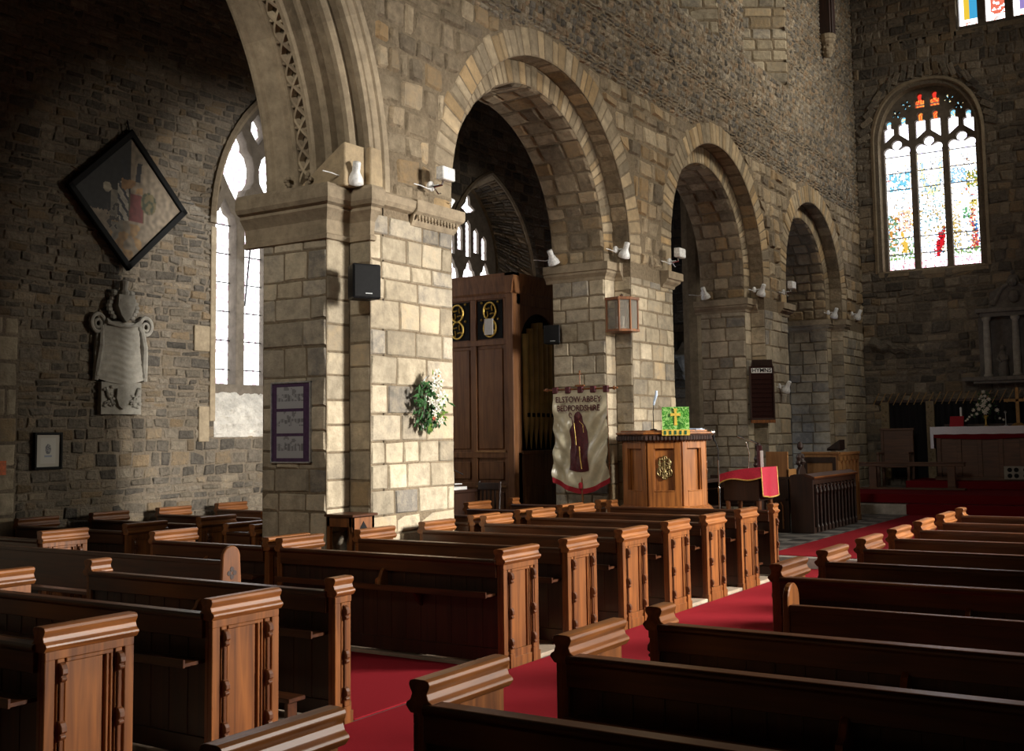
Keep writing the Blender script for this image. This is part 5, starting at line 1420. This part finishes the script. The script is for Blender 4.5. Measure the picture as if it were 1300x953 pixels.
# ------------------------------------------------------------------ north wall furnishings
t=thing('hatchment',(9.2,11.72,4.82),'black-framed diamond hatchment with a painted coat of arms on the aisle wall','painting')
h=.93
Mh=Matrix.Rotation(radians(-1.5),4,'X')@Matrix.Rotation(pi/4+.03,4,'Y')
s_=h/sqrt(2)
mb=MB(); mb.T=Mh
for a in (((-s_,s_),(s_-.085,s_)),((-s_,s_),(-s_,-s_+.085)),((-s_,-s_+.085),(-s_,s_)),((s_-.085,s_),(-s_,s_))):
    mb.box(a[0][0],a[0][1],-.04,.03,a[1][0],a[1][1])
mb.build('frame',BLACK,t,bevel=.01)
def hatch(u,v):
    # rotate back so 'up' is up
    a=(u-.5)*2*s_; b=(v-.5)*2*s_; x=(a*cos(pi/4)+b*sin(pi/4))/h; z=(-a*sin(pi/4)+b*cos(pi/4))/h
    x,z=-x if False else x,z
    n=noise.noise(Vector((x*5,z*5,2))); n2=noise.noise(Vector((x*13,z*13,7)))
    c=(.16,.125,.085) if x>0 or z<-.25 else (.012,.011,.010)
    if x<-.12 and z<.1 and x>-.35: c=(.14,.12,.09)
    if -.34<z<.1 and -.02<x<.28: c=(.10,.022,.018) if abs(x-.13)<.13 else (.05,.045,.02)
    if abs(x+.12)<.1 and -.35<z<.25: c=(.28,.25,.20) if (abs(((x+.12)*3+z*2.2)%.5-.25)>.09) else (.03,.03,.035)
    if .12<z<.32 and abs(x-.04)<.2 and n>-.15: c=(.20,.11,.045)
    if .3<z<.62 and (abs(x+.07+(z-.3)*.18)<.045 or abs(x-.14-(z-.3)*.12)<.045): c=(.012,.012,.014)
    if (x-.36)**2*1.3+(z-.0)**2<.03: c=(.09,.07,.03) if n2>-.1 else (.04,.045,.02)
    if (x+.42)**2+(z-.12)**2<.006: c=(.25,.22,.16)
    if z<-.38 and abs(x+.05)<.3 and n>.05: c=(.20,.12,.05)
    if -.5<z<-.1 and -.42<x<-.2 and n2>.1: c=(.03,.025,.02)
    k=1.5+.9*n2
    return tuple(max(0,q*k) for q in c)+(1,)
mb=MB(); mb.T=Mh; e_=s_-.08; mb.grid(lambda u,v:(-e_+2*e_*u,-.01,-e_+2*e_*v),64,64,col=hatch); mb.build('painted_canvas',TINT,t)
mb=MB(); mb.tube([(0,.02,.9),(0,.07,1.05)],.01,6); mb.build('hook',IRON,t)

t=thing('wall_monument',(9.13,11.78,2.08),'carved stone wall monument shaped as a draped cloth with a crest above','monument')
mb=MB(); mb.col=(.6,.7,.5,1)
def drape(u,v):
    hw=.25+.10*v; x=(u-.5)*2*hw; z=1.16-.72*v-.06*(1-(2*u-1)**2)*(1 if v>.5 else .2)*v
    return (x,-.05-.035*cos((u-.5)*pi)-.004*sin(60*v+3*sin(6*u)),z)
mb.grid(drape,24,60); mb.build('draped_panel',MARB,t,smooth=False)
mb=MB(); mb.col=(.5,.5,.5,1)
for s2 in (-1,1):
    mb.tube([(s2*.30,-.04,1.10),(s2*.33,-.07,.85),(s2*.35,-.04,.62),(s2*.37,-.03,.42)],[.035,.045,.05,.035],8); mb.tube([(s2*.35,-.03,1.0),(s2*.38,-.04,.75),(s2*.35,-.03,.5)],.028,8)
    mb.tube([(s2*(.36+.095*cos(a)),-.05,1.13+.11*sin(a)) for a in [2*pi*k/14 for k in range(14)]],.028,8,closed=True)
    mb.tube([(s2*(.36+.045*cos(a)),-.05,1.12+.05*sin(a)) for a in [2*pi*k/10 for k in range(10)]],.02,6,closed=True)
    for k in range(5): mb.ball((s2*.36,-.06,.5+.09*k),.035,6,(1,.6,1.3))
for k in range(3): mb.tube([(-.26+.52*i/12,-.08-.01*k,1.18-.02*k-(.09-.025*k)*sin(pi*i/12)) for i in range(13)],.018,6)
mb.build('drapery_folds',MARB,t)
mb=MB(); mb.col=(.4,.5,.5,1); mb.box(-.30,.30,-.06,.02,0,.40); 
mb.prism([(-.09,.32),(.09,.32),(.10,.2),(.06,.1),(0,.06),(-.06,.1),(-.10,.2)],'y',-.10,-.05)
R=random.Random(4)
for s2 in (-1,1):
    for k in range(14): mb.ball((s2*R.uniform(.12,.27),-.07,R.uniform(.08,.36)),.028,6,(1.3,.7,.8))
    mb.tube([(s2*(.12+.13*k/8),-.08,.12+.2*(k/8)**1.5+.02*sin(k*2)) for k in range(9)],.018,6)
mb.build('heraldic_base',MARB,t)
mb=MB(); mb.col=(.4,.4,.5,1); mb.prism([(-.12,1.50),(.12,1.50),(.13,1.36),(.08,1.24),(0,1.15),(-.08,1.24),(-.13,1.36)],'y',-.14,-.02)
for s2 in (-1,1):
    for k in range(8): a=k*.42-1.2; mb.ball((s2*(.17+.04*cos(a*2)),-.06,1.22+.045*k),.042,6,(1.2,.7,.8))
mb.lathe([(.06,1.50),(.07,1.54),(.045,1.58),(.05,1.64),(.06,1.68),(.02,1.70)],0,-.07,10); mb.box(-.1,.1,-.145,-.135,1.40,1.44); mb.build('crest_shield',MARB,t)
t=thing('framed_engraving',(8.13,11.76,1.425),'small engraving of an oval portrait in a black frame low on the aisle wall','picture')
mb=MB()
for a in ((-.185,-.155,0,.435),(.155,.185,0,.435),(-.155,.155,0,.03),(-.155,.155,.405,.435)): mb.box(a[0],a[1],-.03,.02,a[2],a[3])
mb.build('frame',BLACK,t,bevel=.004)
def engr(u,v):
    x,z=(u-.5)*.31,(v-.5)*.375; c=(.50,.47,.40)
    if abs(x)<.10 and abs(z)<.15: c=(.56,.54,.48)
    if (x/.04)**2+((z-.02)/.06)**2<1: c=(.14,.14,.15) if noise.noise(Vector((x*60,z*60,1)))>-.1 else (.34,.33,.32)
    if abs(z+.06)<.012 and abs(x)<.05: c=(.3,.33,.4)
    return (*c,1)
mb=MB(); mb.grid(lambda u,v:(-.155+.31*u,-.012,.03+.375*v),50,60,col=engr); mb.build('print',TINT,t)
t=thing('wall_sign',(7.52,11.76,1.46),'small orange sign at the left edge of the aisle wall','sign')
mb=MB(); mb.box(-.08,.08,-.01,.01,-.08,.08); mb.build('plate',plain('orange_sign',(.8,.16,.02),rough=.5),t)

# ------------------------------------------------------------------ sanctuary
SZ=.52
t=thing('altar',(24.9,1.9,.68),'long oak altar under a white cloth at the east end','altar')
L=3.52
mb=MB(); mb.box(.05,.7,.08,L-.08,0,1.06); mb.box(0,.75,.02,L-.02,0,.08); mb.build('altar_body',RAILM,t,bevel=.008)
for k in range(9):
    y=.1+k*(L-.26)/8; q=MB(); q.box(.02,.06,y,y+.09,.08,1.06); q.build('pilaster',RAILM,t,bevel=.006)
mb=MB(); mb.box(-.02,.76,-.02,L+.02,1.06,1.10); mb.build('mensa',RAILM,t,bevel=.006)
t=thing('altar_cloth',(24.9,1.9,.68),'white fair linen cloth hanging over the altar front and end','cloth')
mb=MB(); mb.box(-.03,.77,-.04,L+.03,1.10,1.125); mb.grid(lambda u,v:(-.035-.006*sin(90*u)*v,-.04+(L+.07)*u,1.125-.16*v-.003*sin(60*u)),160,4)
mb.grid(lambda u,v:(-.03+.5*u,L+.035+.004*v,1.125-.46*v),6,6); mb.grid(lambda u,v:(-.038,L-.03+.065*u,1.125-.46*v),3,6); mb.build('linen',WHITEC,t)
t=thing('altar_frontal_band',(24.9,1.9,.68),'red fabric band showing under the white altar cloth','cloth')
mb=MB(); mb.grid(lambda u,v:(-.022-.003*sin(60*u)*v,(L)*u,1.03-.16*v-.015*sin(11*u)*v),120,3); mb.build('red_band',CARPD,t)
t=thing('altar_book',(25.15,4.84,1.805),'red missal on a sloping stand on the altar','book')
mb=MB(); mb.prism([(-.08,0),(.02,.22),(.04,.22),(-.04,0)],'y',-.02,.26); mb.build('red_cover',CRIMF,t,bevel=.004)
mb=MB(); mb.box(-.05,.1,.02,.22,0,.02); mb.build('stand',OAKD,t)
t=thing('altar_candle',(25.4,4.92,1.805),'short white candle behind the red altar missal','candle')
mb=MB(); mb.lathe([(.04,0),(.02,.03),(.02,.2),(.035,.22)],0,0,10); mb.build('candlestick',GILT,t)
mb=MB(); mb.lathe([(.022,.22),(.022,.40),(.004,.42)],0,0,10); mb.build('wax',PAPER,t)
t=thing('altar_snuffer',(25.3,4.02,1.805),'slim grey microphone rod on the altar beside the cross','microphone')
mb=MB(); mb.tube([(0,0,0),(0,0,.27)],.007,6); mb.lathe([(.04,0),(.04,.012),(.01,.02)],0,0,10); mb.build('rod',GREYP,t)
mb=MB(); mb.ball((0,0,.29),.028,8); mb.build('head',GREYP,t)
XG=plain('gilded_wood',(.34,.19,.06),rough=.5,metal=.3)
t=thing('altar_cross',(25.25,3.77,1.805),'plain gilded wooden cross standing on the altar','cross')
mb=MB(); mb.box(-.02,.02,-.035,.035,.06,.80); mb.box(-.02,.02,-.26,.26,.50,.56); mb.build('cross',XG,t,bevel=.006)
mb=MB(); mb.frustum(0,0,0,.06,.10,.14,.04,.06); mb.build('base',XG,t)
t=thing('retable_shelf',(25.72,1.9,.68),'low dark wooden shelf along the back of the altar','shelf')
mb=MB(); mb.box(0,.12,0,L-.1,0,1.16); mb.box(-.02,.14,-.02,L-.08,1.14,1.18); mb.build('shelf_board',OAKD,t,bevel=.004)
t=thing('altar_flowers',(25.25,4.40,1.805),'triangular arrangement of cream flowers on the altar','flowers')
mb=MB(); mb.lathe([(.05,0),(.02,.03),(.015,.14),(.05,.2),(.06,.23)],0,0,10); mb.build('vase',GILT,t)
R=random.Random(21); mb=MB(); mg=[]
bl=[(0,.72,.045),(-.02,.63,.04),(.05,.62,.04),(.09,.58,.03),(-.10,.56,.05),(.0,.52,.07),(.03,.44,.07),(-.11,.43,.045),(.13,.45,.045),(-.06,.36,.055),(.10,.36,.05),(-.25,.33,.05),(.22,.34,.045),(-.02,.29,.06),(.02,.33,.05),(.15,.26,.04),(.30,.2,.03),(-.3,.16,.03),(.35,.15,.03),(-.36,.13,.03),(.26,.24,.03),(.38,.12,.025)]
for y,z,r in bl: 
    a=R.uniform(-.06,.02); q=MB(); lily(q,(-.08+a,-y if False else y,z),r*1.05,7,(-1,0,.1)); lily(q,(-.09+a,y,z),r*.7,6,(-1,.2,.2),.5); q.build('bloom',PETAL,t)
for i in range(120):
    z=R.uniform(.15,.70); w_=.30*(1-z/.8)+.05; y=R.uniform(-w_,w_); leaf(mb,(R.uniform(-.08,.04),y,z),(R.uniform(-.6,.1),y*2+R.uniform(-.3,.3),R.uniform(-.4,.6)),.08,.012,Vector((-1,0,0)))
mb.build('foliage',LEAF,t)
# sanctuary rail
t=thing('sanctuary_rail',(24.0,4.72,SZ),'plain oak communion rail on two broad posts','rail')
mb=MB(); mb.box(-.05,.06,-.1,2.05,.48,.55); mb.box(-.08,.09,-.12,2.07,.54,.565); mb.build('handrail',RAILM,t,bevel=.008)
for y in (.09,1.66):
    q=MB(); q.box(-.04,.05,y,y+.15,.05,.48); q.box(-.05,.06,y-.01,y+.16,0,.06); q.build('post',RAILM,t,bevel=.006)
mb=MB(); mb.box(-.08,.1,-.1,2.05,.0,.04); mb.build('base_board',RAILM,t,bevel=.006)
# sanctuary chair
t=thing('bishop_chair',(25.25,6.28,SZ),'high-backed dark oak chair left of the altar','chair')
mb=MB(); mb.box(.15,.19,-.33,.33,.5,1.25); mb.build('back_panel',RAILM,t,bevel=.005)
for y in (-.35,.29):
    q=MB(); q.box(.13,.20,y,y+.06,0,1.27); q.build('rear_leg',RAILM,t,bevel=.005)
    q=MB(); q.box(-.28,-.22,y,y+.06,0,.72); q.build('front_leg',RAILM,t,bevel=.005)
    q=MB(); q.box(-.30,.15,y,y+.06,.70,.75); q.build('armrest',RAILM,t,bevel=.01)
mb=MB(); mb.box(-.28,.16,-.33,.33,.42,.47); mb.build('seat',RAILM,t,bevel=.008)
mb=MB(); mb.box(.12,.21,-.37,.37,1.22,1.27); mb.build('top_rail',RAILM,t,bevel=.006)
# curtained reredos with crossing gilt rods
t=thing('reredos_frame',(25.95,1.8,.68),'dark curtained altar screen topped by leaning gilt rods','screen')
mb=MB(); mb.box(0,.06,0,5.1,1.68,1.74); mb.build('beam',DARKW,t)
for k in range(34):
    y=.12+k*.149; q=MB(); s2=.10 if k>8 else -.06; q.tube([(-.03,y+s2*.7,1.63),(-.03,y-s2*.7,1.90)],.011,5); q.build('gilt_rod',plain('dull_brass',(.50,.32,.14),rough=.5,metal=.5) if k==0 else bpy.data.materials['dull_brass'],t)
for y in (4.76,3.78,1.5):
    q=MB(); q.box(-.05,.05,y,y+.17,0,1.70)
    for k in range(16): q.ball((-.055,y+.085+(.03 if k%2 else -.03),.12+.098*k),.034,6,(.6,1,1.2))
    q.build('carved_post',plain('aged_gilt_oak',(.22,.16,.08),rough=.5,bump=.3) if y==4.76 else bpy.data.materials['aged_gilt_oak'],t)
for a,b in ((0,1.5),(1.67,3.78),(3.95,4.76)):
    q=MB(); q.grid(lambda u,v:(.03+.02*sin(u*(b-a)*45),a+(b-a)*u,.01+1.68*v),int((b-a)*60),2); q.build('black_curtain',CURT,t)
# pierced tile panel
t=thing('tile_panel',(24.84,3.68,.68),'white square panel pierced with four dark roundels standing by the altar front','panel')
mb=MB(); mb.box(0,.02,-.34,.35,.03,.30); mb.build('tile',MARB,t,bevel=.004)
for s2 in range(2):
    for j in range(2):
        for q2 in range(2):
            q=MB(); cy=.27-.125*j-.30*s2-.03; cz=.105+.12*q2
            q.prism([(cy+.047*cos(a),cz+.047*sin(a)) for a in [2*pi*k/14 for k in range(14)]],'x',-.004,.001); q.build('roundel',BLACK,t)
# monument on the east wall with columns and statue
t=thing('tudor_monument',(26.07,3.4,2.78),'columned stone wall monument high above the altar','monument')
DST=stone('dark_monument_stone',[(0,(.14,.13,.12)),(1,(.26,.23,.19))],bump=.2,varn=.3,rough=.6)
mb=MB(); mb.col=(.5,.5,.5,1); mb.box(-.40,.1,-1.5,1.52,0,.09); mb.box(-.34,.1,-1.3,1.3,-.06,0); mb.build('ledge',DST,t,bevel=.01)
mb=MB(); mb.box(-.36,.1,-1.18,1.2,1.47,1.56); mb.box(-.30,.1,-1.1,1.12,1.38,1.47); mb.build('entablature',DST,t,bevel=.01)
for y in (1.0,.42,-.42,-1.0):
    q=MB(); q.col=(.5,.5,.5,1); q.lathe([(.10,.09),(.10,.13),(.075,.16),(.075,.8),(.062,1.28),(.09,1.32),(.1,1.38)],-.22,y,14); q.build('column',MARB,t,smooth=True)
mb=MB(); mb.col=(.3,.3,.3,1); mb.box(-.02,.1,-1.2,1.2,.09,1.4); mb.build('back_slab',DST,t)
for y in (.70,-.70):
    q=MB(); q.col=(.4,.5,.5,1); q.lathe([(.10,.09),(.11,.2),(.08,.42),(.09,.55),(.06,.62),(.03,.65)],-.2,y,10); q.ball((-.2,y,.71),.055,10,(1,1,1.2)); q.tube([(-.2,y+.07,.56),(-.27,y+.1,.45),(-.29,y+.02,.40)],.03,6); q.tube([(-.2,y-.07,.56),(-.27,y-.09,.46),(-.29,y-.0,.42)],.03,6); q.build('kneeling_figure',DST,t)
mb=MB(); mb.col=(.4,.4,.5,1)
mb.prism([(-.15,1.56),(.95,1.56),(.9,1.9),(.75,2.0),(.6,2.05),(.5,2.25),(.42,2.28),(.34,2.25),(.28,2.05),(.1,2.0),(-.08,1.9)],'x',-.2,-.0)
for s2 in (-1,1):
    mb.tube([(-.22,.42+s2*(.1+.3*k/8),2.05-.4*(k/8)**2) for k in range(9)],.04,6); mb.ball((-.22,.42+s2*.42,1.68),.07,8)
mb.ball((-.22,.42,2.1),.10,8); mb.ball((-.22,.42,2.32),.05,8); mb.ball((-.22,.42,1.8),.13,8,(.7,1,1.2)); mb.build('heraldic_crest',DST,t)
# carved bracket in the aisle seen through the middle arch
t=thing('aisle_bracket',(25.40,11.30,3.05),'carved stone bracket on the dim wall beyond the middle arch','bracket')
mb=MB(); mb.col=(.6,.6,.5,1); mb.box(-.25,.18,-.25,.25,.55,.62); mb.lathe([(.02,0),(.08,.12),(.06,.2),(.16,.4),(.2,.55)],0,0,8); mb.prism([(-.2,.62),(.2,.62),(0,.95)],'x',-.1,.15); mb.build('carved_stone',MARB,t,bevel=.01)

# ------------------------------------------------------------------ light, camera, colour
def area(name,loc,target,sx,sy,energy,col=(1,1,1),spread=180):
    l=bpy.data.lights.new(name,'AREA'); l.shape='RECTANGLE'; l.size=sx; l.size_y=sy; l.energy=energy; l.color=col; l.spread=radians(spread)
    o=bpy.data.objects.new(name,l); COL.objects.link(o); o.location=loc; d=Vector(target)-Vector(loc); o.rotation_euler=d.to_track_quat('-Z','Y').to_euler(); return o
# daylight through the windows of the south aisle, past the southern arcade, and through the clerestory
area('daylight_south_aisle',(12.9,-3.9,4.3),(9.3,7,0.6),2.2,2.4,590,(1,.95,.88),70)
area('daylight_south_chancel',(19.5,-3.9,4.2),(15.4,6.8,1.2),2.0,2.4,150,(1,.93,.80),60)
area('daylight_south_west',(8.2,-3.9,3.6),(4.2,4.7,0.5),1.6,2.0,120,(1,.93,.84),50)
area('daylight_west_window',(-5.8,3.2,9.5),(8,7.6,5.0),2.4,3.0,88,(1,.93,.82),45)
area('daylight_clerestory',(21.5,-.6,10.8),(21.0,7.1,8.6),5,1.6,165,(1,.93,.8),90)
area('daylight_clerestory',(13.5,-.6,10.8),(15.0,7.1,7.8),5,1.6,60,(1,.93,.8),90)
area('daylight_north_window',(11.75,11.9,4.2),(9.6,10.4,0),1.6,3.2,26,(.86,.93,1),170)
area('daylight_north_window',(17.6,12.0,4.4),(17,8,1.0),1.5,2.6,16,(.86,.93,1),170)
w=bpy.data.worlds.new('World'); C.world=w; w.use_nodes=True; bg=w.node_tree.nodes['Background']; bg.inputs[0].default_value=(.6,.75,1,1); bg.inputs[1].default_value=.6

yaw,pit,rol=radians(32.776),radians(4.8754),radians(-.7868); F=1417.15
f=Vector((cos(pit)*cos(yaw),cos(pit)*sin(yaw),sin(pit))); r=Vector((sin(yaw),-cos(yaw),0)); u=r.cross(f)
r2=cos(rol)*r+sin(rol)*u; u2=-sin(rol)*r+cos(rol)*u
cam=bpy.data.cameras.new('camera'); cam.sensor_fit='HORIZONTAL'; cam.sensor_width=36; cam.lens=F/1300*36; cam.shift_y=-45/1300; cam.clip_start=.05; cam.clip_end=200
co=bpy.data.objects.new('camera',cam); COL.objects.link(co)
co.matrix_world=Matrix(((r2.x,u2.x,-f.x,0),(r2.y,u2.y,-f.y,0),(r2.z,u2.z,-f.z,1.75),(0,0,0,1)))
C.camera=co
C.view_settings.view_transform='Standard'; C.view_settings.look='None'; C.view_settings.gamma=1; C.view_settings.exposure=0; C.view_settings.use_curve_mapping=False
C.cycles.use_denoising=True
C.cycles.max_bounces=6; C.cycles.diffuse_bounces=3
